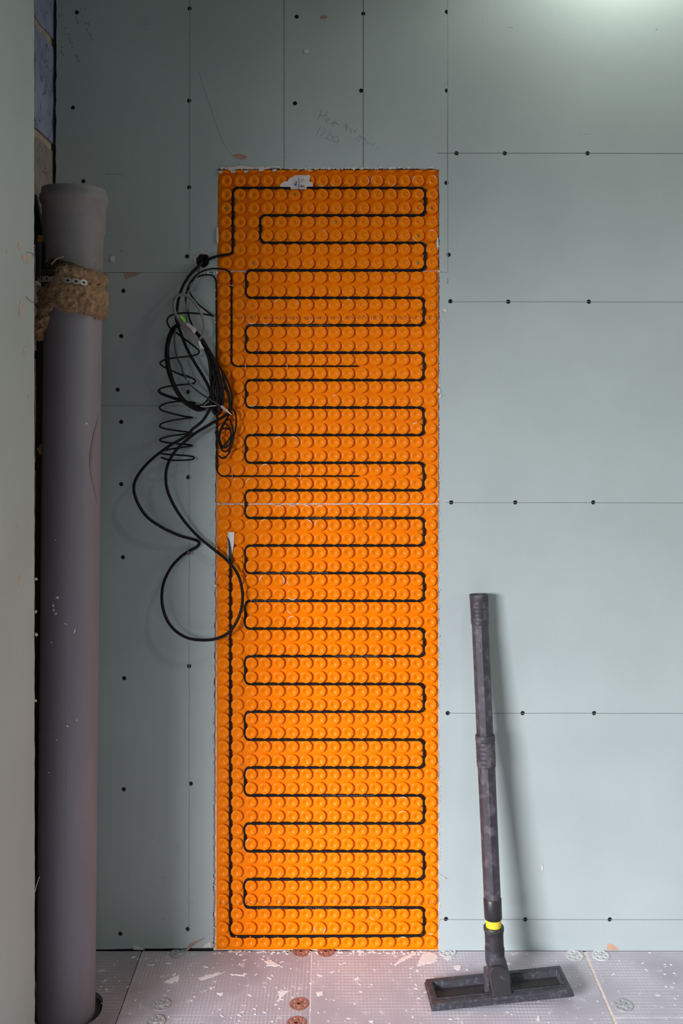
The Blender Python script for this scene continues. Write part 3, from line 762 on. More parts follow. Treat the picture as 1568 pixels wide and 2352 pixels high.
def pick_dark(rnd):
    a = rnd.uniform(-1.3, .1); y = rnd.uniform(606, 655); n_ = Vector((math.sin(a), -math.cos(a), 0)); return cyl(a, hpx(y), RP + .005), n_
o = under(fibres(160, 6, pick_dark, None).build('wool_fibre', M['fibre'], fix=False), wrap); o['kind'] = 'stuff'
mb = MB(); mb.tube(spline([P(118, 607, .24), P(128, 596, .245), P(146, 589, .245)], 6), .0016, 6); under(mb.build('wool_wisp', M['fibre']), wrap)

strap = empty('metal_strap', cyl(-.6, hpx(648), RP + .01)); tag(strap, 'perforated galvanised strap tied over the brown wool on the pipe', 'strap')
mb = MB(); RS = RP + .0092; cell = .0148; s0 = -1.35 * RS; ncell = 9; N8 = 16
def st(s, dz, th):
    a = s / RS; x = 169 + 78 * math.sin(max(-1.57, min(1.57, a)))
    return cyl(a, hpx(pin(x)) + dz, RS + th + .002 * math.sin(s * 90))
for c in range(ncell):
    cs = s0 + cell * (c + .5)
    for side, th in ((0, .0009), (1, 0.0)):
        ring = []; sq = []
        for k in range(N8):
            t = 2 * math.pi * k / N8 + math.pi / N8; ct, sn = math.cos(t), math.sin(t); mxx = max(abs(ct), abs(sn))
            ring.append((cs + .0030 * ct, .0030 * sn)); hx = cell / 2 * ct / mxx; hz = .0056 * sn / mxx
            hz *= 1 - .30 * (abs(hx) / (cell/2)) ** 2
            sq.append((cs + hx, hz))
        vs = [st(s, z, th) for s, z in ring] + [st(s, z, th) for s, z in sq]
        mb.add(vs, [(k, (k+1) % N8, N8 + (k+1) % N8, N8 + k) for k in range(N8)])
    vs = [st(s, z, .0009) for s, z in ring] + [st(s, z, 0) for s, z in ring]
    mb.add(vs, [(k, (k+1) % N8, N8 + (k+1) % N8, N8 + k) for k in range(N8)])
    vs = [st(s, z, .0009) for s, z in sq] + [st(s, z, 0) for s, z in sq]
    mb.add(vs, [(k, (k+1) % N8, N8 + (k+1) % N8, N8 + k) for k in range(N8)])
under(mb.build('strap_band', M['steel'], smooth=True, angle=40), strap)
mb = MB(); mb.tube(spline([P(84, 628, .21), P(87, 640, .222), P(95, 646, .225), P(104, 647, .226)], 6), .0012, 6); under(mb.build('tie_wire', M['steel']), strap)

# things half hidden in the cavity beside the pipe
mb = MB(); mb.prism([[P(x, y, .15) for x, y in ((70, 440), (82, 447), (90, 490), (97, 530), (96, 560), (70, 560))]], (0, .012, 0))  # dark wedge-shaped piece filling the upper gap
o = mb.build('dark_wedge', M['tape']); tag(o, 'dark wedge shape in the gap left of the pipe socket', 'scrap'); recentre(o, P(84, 560, .15))
mb = MB(); mb.tube([P(91, 556, .215), P(92, 600, .212), P(91, 645, .21)], .0085, 12)
o = mb.build('conduit', M['tape'], smooth=True, angle=40); tag(o, 'short dark tube in the gap left of the soil pipe', 'tube'); recentre(o, P(91, 645, .21))
mb = MB()
mb.prism([[P(x, y, .20) for x, y in blob(92, 548, 9, 10, .4, 12, .35, 3)]], (0, .012, 0))
o = mb.build('foam_scrap', M['foam']); tag(o, 'yellowish foam scrap wedged in the gap beside the pipe top', 'foam'); recentre(o, P(92, 548, .20))
mb = MB(); mb.prism([[P(x, y, .17) for x, y in blob(93, 1032, 7, 12, .2, 12, .35, 8)]], (0, .012, 0))
o = mb.build('foam_scrap', M['foam']); tag(o, 'yellowish foam scrap in the gap halfway down the soil pipe', 'foam'); recentre(o, P(93, 1032, .17))

# ------------------------------------------------------------------ orange heating membrane, three sheets of studs
YSH = .0045     # sheet face behind the board face
SH = .0060      # stud height
RH = .01330
def stud_profile(r):
    """height of a stud top above the sheet at radius r"""
    if r > RH: return 0.0
    if r > .0100: return SH - .0012 * (r - .0100) / (RH - .0100)
    if r > .0074: return SH
    return SH - .0038 * (1 - r / .0074)
def stud_mesh():
    mb = MB(); n = 10; tw = math.pi / 10
    prof = [(0, .0114), (.0030, .0117), (.0042, .0131), (.0048, RH), (.0055, .0124), (.0060, .0102), (.0059, .0076), (.0051, .0058), (.0035, .0032), (.0025, .0014), (.0023, .0005)]
    mb.lathe((0, 0, 0), (0, -1, 0), prof, n, False, True, tw)
    me_o = mb.build('stud', M['orange'], smooth=True, angle=33)
    return me_o.data, me_o
stud_data, _tmp = stud_mesh(); bpy.data.objects.remove(_tmp)
GAPS = -YSH + SH
SHEETS = [  # label, extents px, first stud px, last col px, last row px, rows
 ('uppermost, smallest sheet of orange studded heating mat, with a torn white label', (501, 391, 1006, 621), (518.5, 415.1), (991.5, 415.1), (518.0, 604.0), 7, 'print0'),
 ('middle sheet of orange studded heating mat, behind the hanging cable tangle', (498.5, 622.5, 1005.5, 1156), (516.0, 636.8), (988.3, 636.8), (513.5, 1142.3), 17, 'print1'),
 ('tallest, lowest sheet of orange studded heating mat, reaching the floor', (496.5, 1159, 1005, 2181), (513.3, 1174.0), (988.6, 1174.0), (510.6, 2164.7), 32, 'print2'),
]
STUD_POS = []
sheets = []
for si, (lab, (x0, y0, x1, y1), p0, pc, pr, rows, _t) in enumerate(SHEETS):
    a, b, c, d = P(x0 + (2 if si == 2 else 0), y0, -YSH), P(x1, y0, -YSH), P(x1, y1, -YSH), P(x0, y1, -YSH)
    base = Vector(((c.x + d.x) / 2, YSH, (c.z + d.z) / 2))
    root = empty('heating_mat', base); tag(root, lab, 'heating mat', 'orange studded sheets set into the wall'); sheets.append(root)
    mb = MB(); rim = jag((x0 + (2 if si == 2 else 0), y0), (x1, y0), 20, .5, 80 + si) + [(x1, y0)] + [(x1, y1)] + jag((x1, y1), (x0, y1), 20, .6, 90 + si) + [(x0, y1)]
    mb.prism([[P(x, y, -YSH) for x, y in rim]], (0, .0016, 0))
    under(mb.build('sheet', M['orange']), root)
    g0, gc, gr = P(*p0, GAPS), P(*pc, GAPS), P(*pr, GAPS)
    dx = (gc - g0) / 15; dz = (gr - g0) / (rows - 1); dx.y = dz.y = 0
    plist = []
    r0 = -1 if si == 0 else 0
    for r in range(r0, rows):
        for cidx in range(16): plist.append((r, cidx, g0 + dx * cidx + dz * r))
    many = []
    for r, cidx, p in plist:
        q = Vector((p.x, YSH, p.z)); STUD_POS.append((q.x, q.z))
        if r == -1: # row cut through by the top edge
            me = bpy.data.meshes.new('cut_stud'); bm = bmesh.new(); bm.from_mesh(stud_data)
            zc = P(x0, 391).z - q.z
            bmesh.ops.bisect_plane(bm, geom=bm.verts[:] + bm.edges[:] + bm.faces[:], plane_co=(0, 0, zc), plane_no=(0, 0, 1), clear_outer=True)
            bm.to_mesh(me); bm.free(); me.materials.append(M['orange']); o = link(bpy.data.objects.new('cut_stud', me))
        elif si == 2 and r < 32 - 300 / 16 and not (r == 13 and cidx >= 4):
            many.append(q); continue
        else: o = link(bpy.data.objects.new('stud', stud_data))
        o.parent = root; o.location = q - root.location
    if many:
        mb = MB(); vs = [v.co.copy() for v in stud_data.vertices]; fs = [list(p.vertices) for p in stud_data.polygons]
        for q in many: mb.add([v + q for v in vs], fs)
        o = under(mb.build('stud_field', M['orange'], smooth=True, fix=False, angle=33), root); o['kind'] = 'stuff'
# small screws through some of the studs
bs = MB().lathe((0, 0, 0), (0, -1, 0), [(0, .0028), (.0008, .0029), (.0012, .0022), (.0012, .0014), (.0004, .0010)], 12, False, True).build('brass_screw', M['brass'], smooth=True, angle=40)
for i, (x, y) in enumerate(((517.5, 479), (677, 449), (770, 513), (960.5, 543), (958.5, 607), (990.5, 482), (582, 604))):
    o = bs if i == 0 else link(bs.copy())
    tgt = P(x, y, 0); q = min(STUD_POS, key=lambda s: (s[0]-tgt.x)**2 + (s[1]-tgt.z)**2)
    o.parent = sheets[0]; o.location = Vector((q[0], YSH - .0033, q[1])) - sheets[0].location
# white adhesive pressed out at the seams and on stud rims
def smear(root, items, seed, th=.001, gap=-.0036):
    mb = MB(); rnd = random.Random(seed)
    for (x, y, rx, ry) in items: mb.prism([[P(px, py, gap + th) for px, py in blob(x, y, rx, ry, 0, 10, .35, rnd.randint(0, 999))]], (0, th, 0))
    o = under(mb.build('adhesive_smear', M['white_patch']), root); o['kind'] = 'stuff'
rnd = random.Random(91)
smear(sheets[2], [(x, 1157.6 + rnd.uniform(-.5, .8), rnd.uniform(6, 14), rnd.uniform(.7, 1.6)) for x in range(502, 1000, 9) if rnd.random() < (1 if x < 760 else .55)], 1, .0015)
smear(sheets[1], [(x, 623.4 + rnd.uniform(-1, 1), rnd.uniform(5, 10), rnd.uniform(.6, 1.8)) for x in (534, 545, 556, 563, 615, 625, 634, 650, 700, 815, 850, 860, 868, 910, 975)], 2, .0015)
def rim_smear(root, items, seed):
    """white arcs caught on the rims of studs: (px, py, from deg, to deg)"""
    mb = MB(); rnd = random.Random(seed)
    for x, y, a0, a1 in items:
        t = P(x, y, GAPS); q = min(STUD_POS, key=lambda s: (s[0]-t.x)**2 + (s[1]-t.z)**2); c = Vector((q[0], YSH - SH, q[1]))
        n = 7; vs = []
        for k in range(n + 1):
            a = math.radians(a0 + (a1 - a0) * k / n); wd = .0014 * math.sin(math.pi * (k + .3) / (n + .6)) * rnd.uniform(.5, 1.1)
            for rr_ in (.0124, .0124 - wd): vs.append(c + Vector((math.cos(a) * rr_, -.0003 + (.0002 if rr_ < .0118 else 0), math.sin(a) * rr_)))
        mb.add(vs, [(2*i, 2*i+1, 2*i+3, 2*i+2) for i in range(n)])
    o = under(mb.build('adhesive_smear', M['plaster'], fix=False), root); o['kind'] = 'stuff'
rim_smear(sheets[2], [(640,1174,60,130),(672,1174,50,130),(704,1174,40,120),(735,1174,50,140),(705,1206,10,100),(735,1206,110,190),(606,1333,110,200),(640,1333,-20,60),(672,1333,180,240),(672,1365,210,330),
    (640,1174,30,60),(770,1206,200,250),(600,1206,80,140),(672,1432,70,140),(672,1400,190,260),(655,1333,-40,50),(925,1834,40,120),(925,1860,60,150),(720,2135,150,230),(748,2135,-60,20),(858,2104,200,260),(560,1940,100,160),(805,1618,100,160),(900,1540,30,90),(990,2135,240,300),(925,2200,60,120)], 3)
rim_smear(sheets[0], [(865,416,100,200),(845,416,-30,40),(895,416,-80,-30),(958,416,110,200),(990,416,20,80),(960,543,180,260),(735,416,230,300),(770,416,200,260),(990,543,50,130),(735,543,40,80)], 4)
rim_smear(sheets[1], [(650,700,100,170),(678,700,0,60),(575,732,210,320),(610,732,220,300),(700,732,-60,0),(578,923,220,330),(640,1018,70,160),(672,1018,20,110),(672,1018,-40,10),(610,1080,60,150),(545,1110,100,150),(578,1112,100,180),(762,910,60,110),(800,700,40,110),(955,980,80,140)], 5)
# words printed on the studs
def print_row(root, text, pl, pr_, h_px, flip, name):
    cu = bpy.data.curves.new(name, 'FONT'); cu.body = text; cu.size = 1.0; cu.resolution_u = 3
    to = link(bpy.data.objects.new(name, cu)); dg = bpy.context.evaluated_depsgraph_get(); dg.update()
    me = bpy.data.meshes.new_from_object(to.evaluated_get(dg)); bpy.data.objects.remove(to)
    bm = bmesh.new(); bm.from_mesh(me)
    xs = [v.co.x for v in bm.verts]; ys = [v.co.y for v in bm.verts]; x0, x1, y0, y1 = min(xs), max(xs), min(ys), max(ys)
    a, b = P(*pl, GAPS), P(*pr_, GAPS); hh = h_px * .00095
    for _ in range(2): bmesh.ops.subdivide_edges(bm, edges=[e for e in bm.edges if e.calc_length() > .12], cuts=1)
    bmesh.ops.triangulate(bm, faces=bm.faces[:])
    gone = []
    for v in bm.verts:
        u = (v.co.x - x0) / (x1 - x0); q = (v.co.y - y0) / (y1 - y0) - .5
        if flip: u, q = 1 - u, -q
        X = a.x + (b.x - a.x) * u; Z = a.z + (b.z - a.z) * u + q * hh
        d, s = min(((X - sx) ** 2 + (Z - sz) ** 2, (sx, sz)) for sx, sz in NEAR)
        d = math.sqrt(d)
        if d > .0128: gone.append(v)
        v.co = (X, YSH - stud_profile(d) - .00025, Z)
    bmesh.ops.delete(bm, geom=gone, context='VERTS')
    me2 = bpy.data.meshes.new(name); bm.to_mesh(me2); bm.free(); me2.materials.append(M['print'])
    under(link(bpy.data.objects.new(name, me2)), root)
TXT = 'DITRA-HEAT - www.schluter-systems.com \u2022 ANSI A118.12 \u2022 ESR-2467 \u2022 CE 9'
zz = P(700, 732, GAPS).z; NEAR = [s for s in STUD_POS if abs(s[1] - zz) < .02]
print_row(sheets[1], TXT, (503, 730), (1003, 730), 10.5, False, 'printed_words')
zz = P(700, 2071, GAPS).z; NEAR = [s for s in STUD_POS if abs(s[1] - zz) < .02]
print_row(sheets[2], TXT, (503, 2072), (1003, 2072), 10.5, True, 'printed_words')

# ------------------------------------------------------------------ cables
RC = .0031; YC = .0016   # heating cable radius; how far behind the board face its centre runs
def cable_thing(name, label, cat, pts, r, m, seg=8, group=None):
    mb = MB(); mb.tube(pts, r, seg)
    o = mb.build(name, m, smooth=True, angle=50); recentre(o, pts[-1]); tag(o, label, cat, group); return o
pts = [(463, 603, -.009), (472, 598, -.002), (482, 594, .004), (500, 588, .004), (514, 586, .0005), (535, 582), (535, 432), (976, 432), (976, 495), (598, 495), (598, 558), (976, 558), (976, 621), (566, 621)]
ys = [684, 747, 810, 873, 936, 999, 1063, 1126, 1190, 1253, 1316, 1380, 1444, 1507, 1571, 1634.5, 1699, 1763, 1827, 1891, 1955, 2019.5, 2085]
left = True
for i, y in enumerate(ys):
    xl = 566 - 4.0 * (y - 684) / 1400; xr = 973.5
    if left: pts += [(xl, y)]; pts += [(xr, y)]
    else: pts += [(xr, y), (xl, y)]
    left = not left
# tidy: rows run left-right alternately
pts = pts[:14]
seq = ys; x_l = lambda y: 566 - 4.0 * (y - 684) / 1400
cur_left = True
for y in seq:
    pts.append((x_l(y) if cur_left else 973.5, y)); pts.append((973.5 if cur_left else x_l(y), y)); cur_left = not cur_left
pts += [(973.5, 2149.5), (529, 2151.5), (529, 1285)]
path = px_path(pts, -YC)
path = rounded(path, .012, 6)
hc = empty('heating_cable', path[-1]); tag(hc, 'long black heating cable winding in loops between the orange studs', 'cable')
mb = MB()
mb.tube(path, RC, 8); under(mb.build('cable_run', M['black_cable'], smooth=True, angle=50), hc)
c5 = lambda *p: c4(5.227, 480, 1100, p)
ctr = c5((203, 697), (222, 715), (240, 760), (250, 830), (256, 900), (258, 970), (262, 1035)); wd = [2, 12, 24, 34, 40, 40, 30]
mb = MB(); sp_c = spline([P(x, y, .006 - .004 * i / 6) for i, (x, y) in enumerate(ctr)], 6)
wsp = [interp([(i / 6, ww * .00095 / 5.227 / 2) for i, ww in enumerate(wd)], i / (len(sp_c) - 1)) for i in range(len(sp_c))]
mb.tube(sp_c, wsp, 10); under(mb.build('taped_end', M['tape'], smooth=True, angle=50), hc)
# flat grey flag beside the taped end
mb = MB(); mb.prism([[P(x, y, .0035) for x, y in c5((219, 640), (304, 640), (297, 790), (272, 940), (250, 985), (214, 962), (224, 800))]], (0, .0012, 0))
o = under(mb.build('joint_flag', mat('flag_grey', (.50, .49, .48), .6, var=.12, scale=90)), hc)
mb = MB(); mb.prism([[P(x, y, .0045) for x, y in c5((235, 640), (304, 640), (295, 790), (270, 930), (245, 760))]], (0, .0008, 0))
under(mb.build('joint_flag', M['white_plastic']), hc)
# faint marks printed on the cable runs
mb = MB(); rnd = random.Random(101)
for (xa, xb, y) in ((598, 750, 1316), (575, 690, 1380), (770, 870, 1507), (560, 640, 747), (660, 760, 747), (740, 860, 1827), (590, 660, 2086), (700, 760, 2085.5), (850, 900, 2085), (700, 770, 1190), (820, 900, 1190)):
    x = xa
    while x < xb:
        L = rnd.uniform(1, 3.5); mb.prism([[P(px, py, -YC + RC + .0002) for px, py in ((x, y - .8), (x + L, y - .8), (x + L, y + .5), (x, y + .5))]], (0, .0003, 0)); x += L + rnd.uniform(.8, 3)
o = under(mb.build('cable_print', mat('grey_cable_print', (.16, .16, .17), .5)), hc); o['kind'] = 'stuff'

A3 = lambda *p: [(280 + q[0] / 4.9, 540 + q[1] / 4.9) + tuple(q[2:]) for q in p]
A4 = lambda *p: [(280 + q[0] / 4.9, 820 + q[1] / 4.9) + tuple(q[2:]) for q in p]
# upper floor sensor: from its tip in the mat up and over, down into the stretched coil
RT = .0019
tipA = rounded(px_path([(822, 841), (540, 841), (531, 834), (531, 640)], -YC), .010, 5)
rest = spline(px_path([(531, 640, -.001), (527, 626, .001), (517, 619, .004), (500, 617, .007)] + A3((1000, 380, .010), (900, 410, .014), (830, 460, .016), (770, 530, .018), (750, 590, .019), (775, 670, .019), (850, 770, .018), (960, 860, .016), (1030, 912, .015), (980, 898, .018), (850, 882, .022), (720, 876, .024), (620, 885, .025), (540, 910, .025), (508, 960, .025), (530, 1030, .025), (600, 1090, .024), (720, 1180, .022), (830, 1265, .020), (868, 1310, .018), (840, 1345, .02), (740, 1365, .026), (600, 1380, .03), (480, 1405, .03), (432, 1435, .03), (450, 1470, .03), (560, 1525, .026), (700, 1590, .02)), 0), 6)
zig = []
turns = [(60, 30), ]
Z = [(660,190,.022),(780,235,.017),(825,270,.014),(790,300,.017),(640,315,.028),(480,340,.032),(412,375,.030),(440,410,.028),(560,450,.022),(700,490,.016),(825,520,.012),(760,512,.018),(640,500,.028),(500,520,.033),(425,560,.03),(450,600,.028),(560,635,.022),(700,668,.015),(792,680,.012),(720,690,.018),(560,715,.030),(445,750,.033),(430,785,.03),(500,810,.026),(640,832,.018),(790,853,.012),(700,868,.02),(540,890,.03),(440,920,.033),(435,945,.03),(520,965,.024),(650,978,.017),(790,995,.012),(700,1015,.02),(520,1042,.03),(425,1072,.033),(430,1085,.03),(540,1098,.024),(700,1108,.016),(790,1120,.012),(812,1138,.012),(770,1155,.016),(640,1163,.026),(530,1158,.03),(440,1130,.03)]
restb = spline(px_path(A4(*Z), 0), 6)
pathA = tipA + rest[1:] + restb
sA = empty('floor_sensor_cable', pathA[0]); tag(sA, 'thin black cable that hangs as a zigzag coil left of the mat', 'cable')
mb = MB(); mb.tube(pathA, RT, 8); under(mb.build('cable_run', M['black_cable'], smooth=True, angle=50), sA)
def tip(root, x, y):
    mb = MB(); q = P(x, y, -YC + .0006); mb.lathe(q + Vector((.001, 0, 0)), (-1, 0, 0), [(0, .0012), (.0015, .0027), (.013, .0027), (.015, .0019)], 10); under(mb.build('sensor_tip', M['black_cable'], smooth=True, angle=40), root)
tip(sA, 822, 841)
def clips(root, items):
    for (x, y, vert) in items:
        mb = MB()
        pts_ = [P(x, y - 5, -.001), P(x, y, -YC + RT + .0006), P(x, y + 5, -.001)] if vert else [P(x - 7, y, -.002), P(x, y, -YC + RT + .0006), P(x + 7, y, -.002)]
        mb.tube(spline(pts_, 4), .0005, 5); under(mb.build('cable_clip', M['white_plastic']), root)
clips(sA, ((563.5, 841, True), (659, 841, True), (530.5, 655.5, False)))
# a few turns of the coil lie bunched together
mb = MB(); mb.tube(spline(px_path(A4((412, 378, .031), (450, 415, .029), (560, 455, .024), (700, 500, .018), (828, 522, .013)), 0), 6), .0034, 8); under(mb.build('coil_turn', M['black_cable'], smooth=True, angle=50), sA)

# lower floor sensor
tipB = rounded(px_path([(822, 1093.5), (508, 1093.5), (498, 1082), (496.5, 660)], -YC + .0012), .010, 5)
restB = spline(px_path([(496.5, 660, .001), (496, 645, .002), (489, 634, .005), (477, 631, .008), (462, 633, .011), (447, 640, .014)] + A3((760, 550, .016), (725, 640, .018), (716, 720, .018), (735, 830, .018), (760, 940, .018), (810, 1050, .019), (880, 1150, .02), (980, 1280, .021), (1050, 1400, .021), (1075, 1440, .02)) +
      A4((1090, 100, .02), (1150, 190, .02), (1210, 330, .018), (1240, 470, .017), (1236, 580, .016), (1272, 620, .015), (1286, 740, .015), (1262, 880, .015), (1228, 1010, .015), (1190, 1100, .014), (1130, 1140, .013), (1085, 1105, .012)), 0), 6)
pathB = tipB + restB[1:]
sB = empty('floor_sensor_cable', pathB[0]); tag(sB, 'thin black cable running down the left mat edge, then right along the studs', 'cable')
mb = MB(); mb.tube(pathB, RT, 8); under(mb.build('cable_run', M['black_cable'], smooth=True, angle=50), sB)
tip(sB, 822, 1093.5); clips(sB, ((497, 655.5, False), (496, 1033.5, False), (533, 1093.5, True), (690, 1093.5, True)))
# its spare length: small oval loops hanging over the studs
loop = A4((1215, 640, .013), (1180, 690, .013), (1130, 790, .014), (1098, 890, .014), (1105, 1000, .014), (1140, 1058, .014), (1195, 1050, .014), (1235, 960, .015), (1250, 860, .015), (1235, 760, .015), (1205, 700, .015), (1165, 720, .015), (1120, 790, .015), (1085, 890, .016),
          (1090, 960, .016), (1130, 1022, .016), (1190, 1000, .016), (1228, 920, .016), (1222, 830, .017), (1180, 760, .017), (1140, 765, .017), (1105, 850, .017), (1100, 930, .017), (1130, 1000, .017), (1170, 980, .017), (1225, 880, .018), (1215, 820, .018), (1175, 803, .018), (1130, 810, .018), (1080, 845, .016), (1045, 845, .014))
mb = MB(); mb.tube(spline(px_path(loop, 0), 6), RT, 8); under(mb.build('spare_loop', M['black_cable'], smooth=True, angle=50), sB)
mb = MB(); mb.tube(spline(px_path(A4((1150, 340, .014), (1185, 400, .016), (1210, 490, .016), (1215, 590, .015), (1240, 640, .014)), 0), 6), RT, 8); under(mb.build('spare_loop', M['black_cable'], smooth=True, angle=50), sB)

# thick power lead: out of the hole, round the tied bundle, then the big hanging loop
RL = .0032
rnd = random.Random(111)
lead = A3((925, 250, -.010), (905, 300, -.004), (850, 360, .006), (780, 430, .012), (710, 530, .018), (660, 640, .022), (635, 730, .024), (622, 820, .025), (610, 900, .026), (614, 960, .026), (640, 1040, .026), (675, 1140, .025), (725, 1265, .024), (800, 1405, .023), (880, 1535, .022)) + \
       A4((950, 285, .022), (995, 390, .022), (1015, 480, .022), (1030, 560, .021), (1055, 620, .02), (1085, 640, .02), (1115, 600, .02), (1130, 500, .021), (1130, 380, .022), (1105, 240, .024), (1060, 100, .026)) + \
       A3((1000, 1360, .027), (930, 1210, .028), (840, 1100, .028), (740, 1030, .028), (650, 1005, .028), (575, 1045, .028), (522, 1150, .028), (497, 1290, .028), (500, 1420, .028)) + \
       A4((525, 180, .028), (580, 330, .028), (660, 460, .028), (740, 540, .028), (850, 582, .028), (930, 560, .027), (985, 490, .026), (1012, 400, .026), (1015, 280, .026), (1000, 130, .026), (970, 0, .026)) + \
       A3((930, 1270, .027), (860, 1130, .027), (760, 1040, .027), (650, 1010, .026), (580, 1075, .026), (535, 1180, .026), (515, 1300, .026), (525, 1440, .026)) + \
       A4((560, 220, .026), (610, 350, .026), (690, 470, .026), (770, 535, .026), (850, 555, .026), (920, 535, .025), (975, 475, .024), (1030, 360, .024), (1045, 240, .024), (1030, 110, .025), (985, -20, .026)) + \
       A3((1040, 1420, .027), (1075, 1500, .027)) + A4((1095, 250, .026), (1110, 400, .025), (1095, 540, .024), (1060, 560, .024), (1035, 440, .024), (1030, 350, .026), (1020, 430, .027), (1000, 540, .028), (960, 640, .03), (890, 735, .032), (790, 815, .034)) + \
       [(430, 1000, .035), (380, 1030, .037), (335, 1068, .038), (309, 1108, .038), (312, 1145, .036), (335, 1184, .032), (370, 1210, .026), (410, 1229, .018), (440, 1238, .012), (453, 1242, .009), (457.5, 1248, .007), (452, 1256, .006), (436, 1265, .006), (415, 1279, .010), (392, 1305, .018), (375, 1342, .026), (372, 1382, .030), (381, 1418, .032), (400, 1446, .032), (428, 1464, .032), (460, 1470, .030), (496, 1467, .027), (528, 1450, .022), (549, 1415, .018), (557, 1375, .016), (552, 1335, .015), (538, 1306, .015), (515, 1281, .015), (485, 1257, .016), (455, 1232, .016), (425, 1199, .020), (399, 1160, .026), (383, 1120, .030), (382, 1080, .031), (396, 1045, .030), (420, 1018, .029), (450, 994, .028), (480, 976, .026), (505, 962, .024), (522, 950, .022), (528, 935, .021), (524, 905, .021), (516, 880, .022), (510, 850, .023)]
pathL = spline(px_path(lead, 0), 6)
cable_thing('power_lead', 'thick black cable tied in oval turns, one big loop hanging below', 'cable', pathL, RL, M['black_cable'], 9)
# more turns of the bundle: a second lead
lead2 = A3((640, 1000, .030), (600, 1030, .030), (560, 1080, .030), (525, 1180, .031), (508, 1300, .031), (512, 1430, .031)) + A4((545, 210, .031), (600, 365, .031), (680, 490, .030), (770, 560, .030), (860, 600, .030), (940, 575, .029), (990, 500, .029), (1010, 390, .029), (1000, 260, .029), (990, 120, .029), (965, -30, .029)) + \
        A3((920, 1250, .03), (870, 1150, .03), (900, 1180, .031), (990, 1310, .031), (1050, 1450, .03)) + A4((1085, 170, .029), (1120, 300, .028), (1140, 440, .027), (1125, 560, .026), (1090, 630, .026), (1045, 640, .026), (1018, 580, .026), (1008, 470, .027), (1020, 340, .028), (1050, 220, .029), (1075, 330, .03), (1070, 470, .03), (1045, 520, .03), (1025, 420, .031), (1035, 290, .031), (1070, 200, .031), (1105, 330, .03), (1115, 470, .028))
cable_thing('power_lead', 'second thick black cable bunched in the oval turns at the left mat edge', 'cable', spline(px_path(lead2, 0), 6), .0029, M['black_cable'], 8)
shiny = A3((620, 1050, .033), (600, 1075, .034), (590, 1150, .034), (598, 1265, .034), (625, 1385, .034), (668, 1475, .034)) + A4((700, 205, .034), (785, 320, .034), (885, 410, .034), (1000, 482, .034), (1110, 560, .033), (1190, 615, .031))
pw = spline(px_path(shiny, 0), 6)
sw = empty('shiny_cable', pw[-1]); tag(sw, 'shiny black cable with painted glints crossing the black bundle, ending in bare white wires', 'cable')
mb = MB(); mb.tube(pw, .0022, 8); under(mb.build('cable_run', M['glint_cable'], smooth=True, angle=50), sw)
for k, pp in enumerate((A4((1110, 555, .035), (1160, 600, .035), (1232, 648, .033)), A4((1120, 545, .034), (1165, 585, .034), (1215, 635, .032)))):
    mb = MB(); mb.tube(spline(px_path(pp, 0), 5), .0010, 6); under(mb.build('wire_end', M['white_plastic'], smooth=True), sw)
# white tie round the bundle
mb = MB(); mb.tube(spline(px_path(A4((885, 555, .034), (940, 560, .034), (1000, 552, .035), (1060, 548, .033)), 0), 5), .0009, 6); mb.tube(spline(px_path(A4((920, 545, .033), (950, 520, .034), (980, 495, .034)), 0), 4), .0006, 5)
o = mb.build('cable_tie', M['white_plastic'], smooth=True); tag(o, 'thin white cable tie round the foot of the black cable bundle', 'cable tie'); recentre(o, P(487, 932, .034))
# grey sheathed lead and its crumpled tag
grey = A3((830, 1185, .032), (880, 1165, .032), (915, 1100, .032), (926, 1040, .032), (915, 950, .031), (870, 840, .030), (800, 740, .030), (735, 688, .030), (670, 668, .030), (615, 695, .031), (585, 770, .032), (600, 880, .034), (650, 975, .035), (720, 1085, .036), (800, 1170, .036), (850, 1230, .034))
cable_thing('grey_cable', 'grey sheathed cable looped over the top of the black bundle', 'cable', spline(px_path(grey, 0), 6), .0030, M['grey_cable'], 9)
grey2 = A3((890, 320, -.006), (875, 380, .003), (870, 420, .01), (800, 540, .016), (745, 660, .020), (728, 780, .022), (730, 960, .024), (760, 1030, .026))
cable_thing('grey_cable', 'thin grey cable dropping straight from the round hole behind the black ones', 'cable', spline(px_path(grey2, 0), 6), .0021, M['grey_cable'], 8)
tg = empty('cable_tag', P(440, 775, .04)); tag(tg, 'crumpled pale paper tag with a green corner on the cable bundle', 'tag')
def sheet_strip(pairs, gaps, m, name, root):
    L = spline([P(*a, g) for (a, b), g in zip(pairs, gaps)], 4); R = spline([P(*b, g - .002 * (i % 2)) for i, ((a, b), g) in enumerate(zip(pairs, gaps))], 4)
    mb = MB(); n = len(L); off = Vector((0, .0007, 0))
    vs = [p for l, r in zip(L, R) for p in (l, r)] + [p + off for l, r in zip(L, R) for p in (l, r)]
    fs = [(2*i, 2*i+1, 2*i+3, 2*i+2) for i in range(n-1)] + [(2*n+2*i, 2*n+2*i+2, 2*n+2*i+3, 2*n+2*i+1) for i in range(n-1)]
    fs += [(2*i, 2*i+2, 2*n+2*i+2, 2*n+2*i) for i in range(n-1)] + [(2*i+1, 2*n+2*i+1, 2*n+2*i+3, 2*i+3) for i in range(n-1)] + [(0, 2*n, 2*n+1, 1), (2*n-2, 2*n-1, 4*n-1, 4*n-2)]
    mb.add(vs, fs); under(mb.build(name, m, smooth=True, angle=30), root)
T3 = lambda *p: [(280 + x / 4.9, 540 + y / 4.9) for x, y in p]
def pairs(*q): return [(T3(a)[0], T3(b)[0]) for a, b in q]
sheet_strip(pairs(((640, 920), (690, 905)), ((665, 990), (735, 980)), ((700, 1060), (790, 1030)), ((730, 1120), (800, 1100)), ((780, 1180), (830, 1140)), ((830, 1240), (870, 1190))), [.040, .041, .042, .042, .040, .038], M['grey_cable'], 'tag_strip', tg)
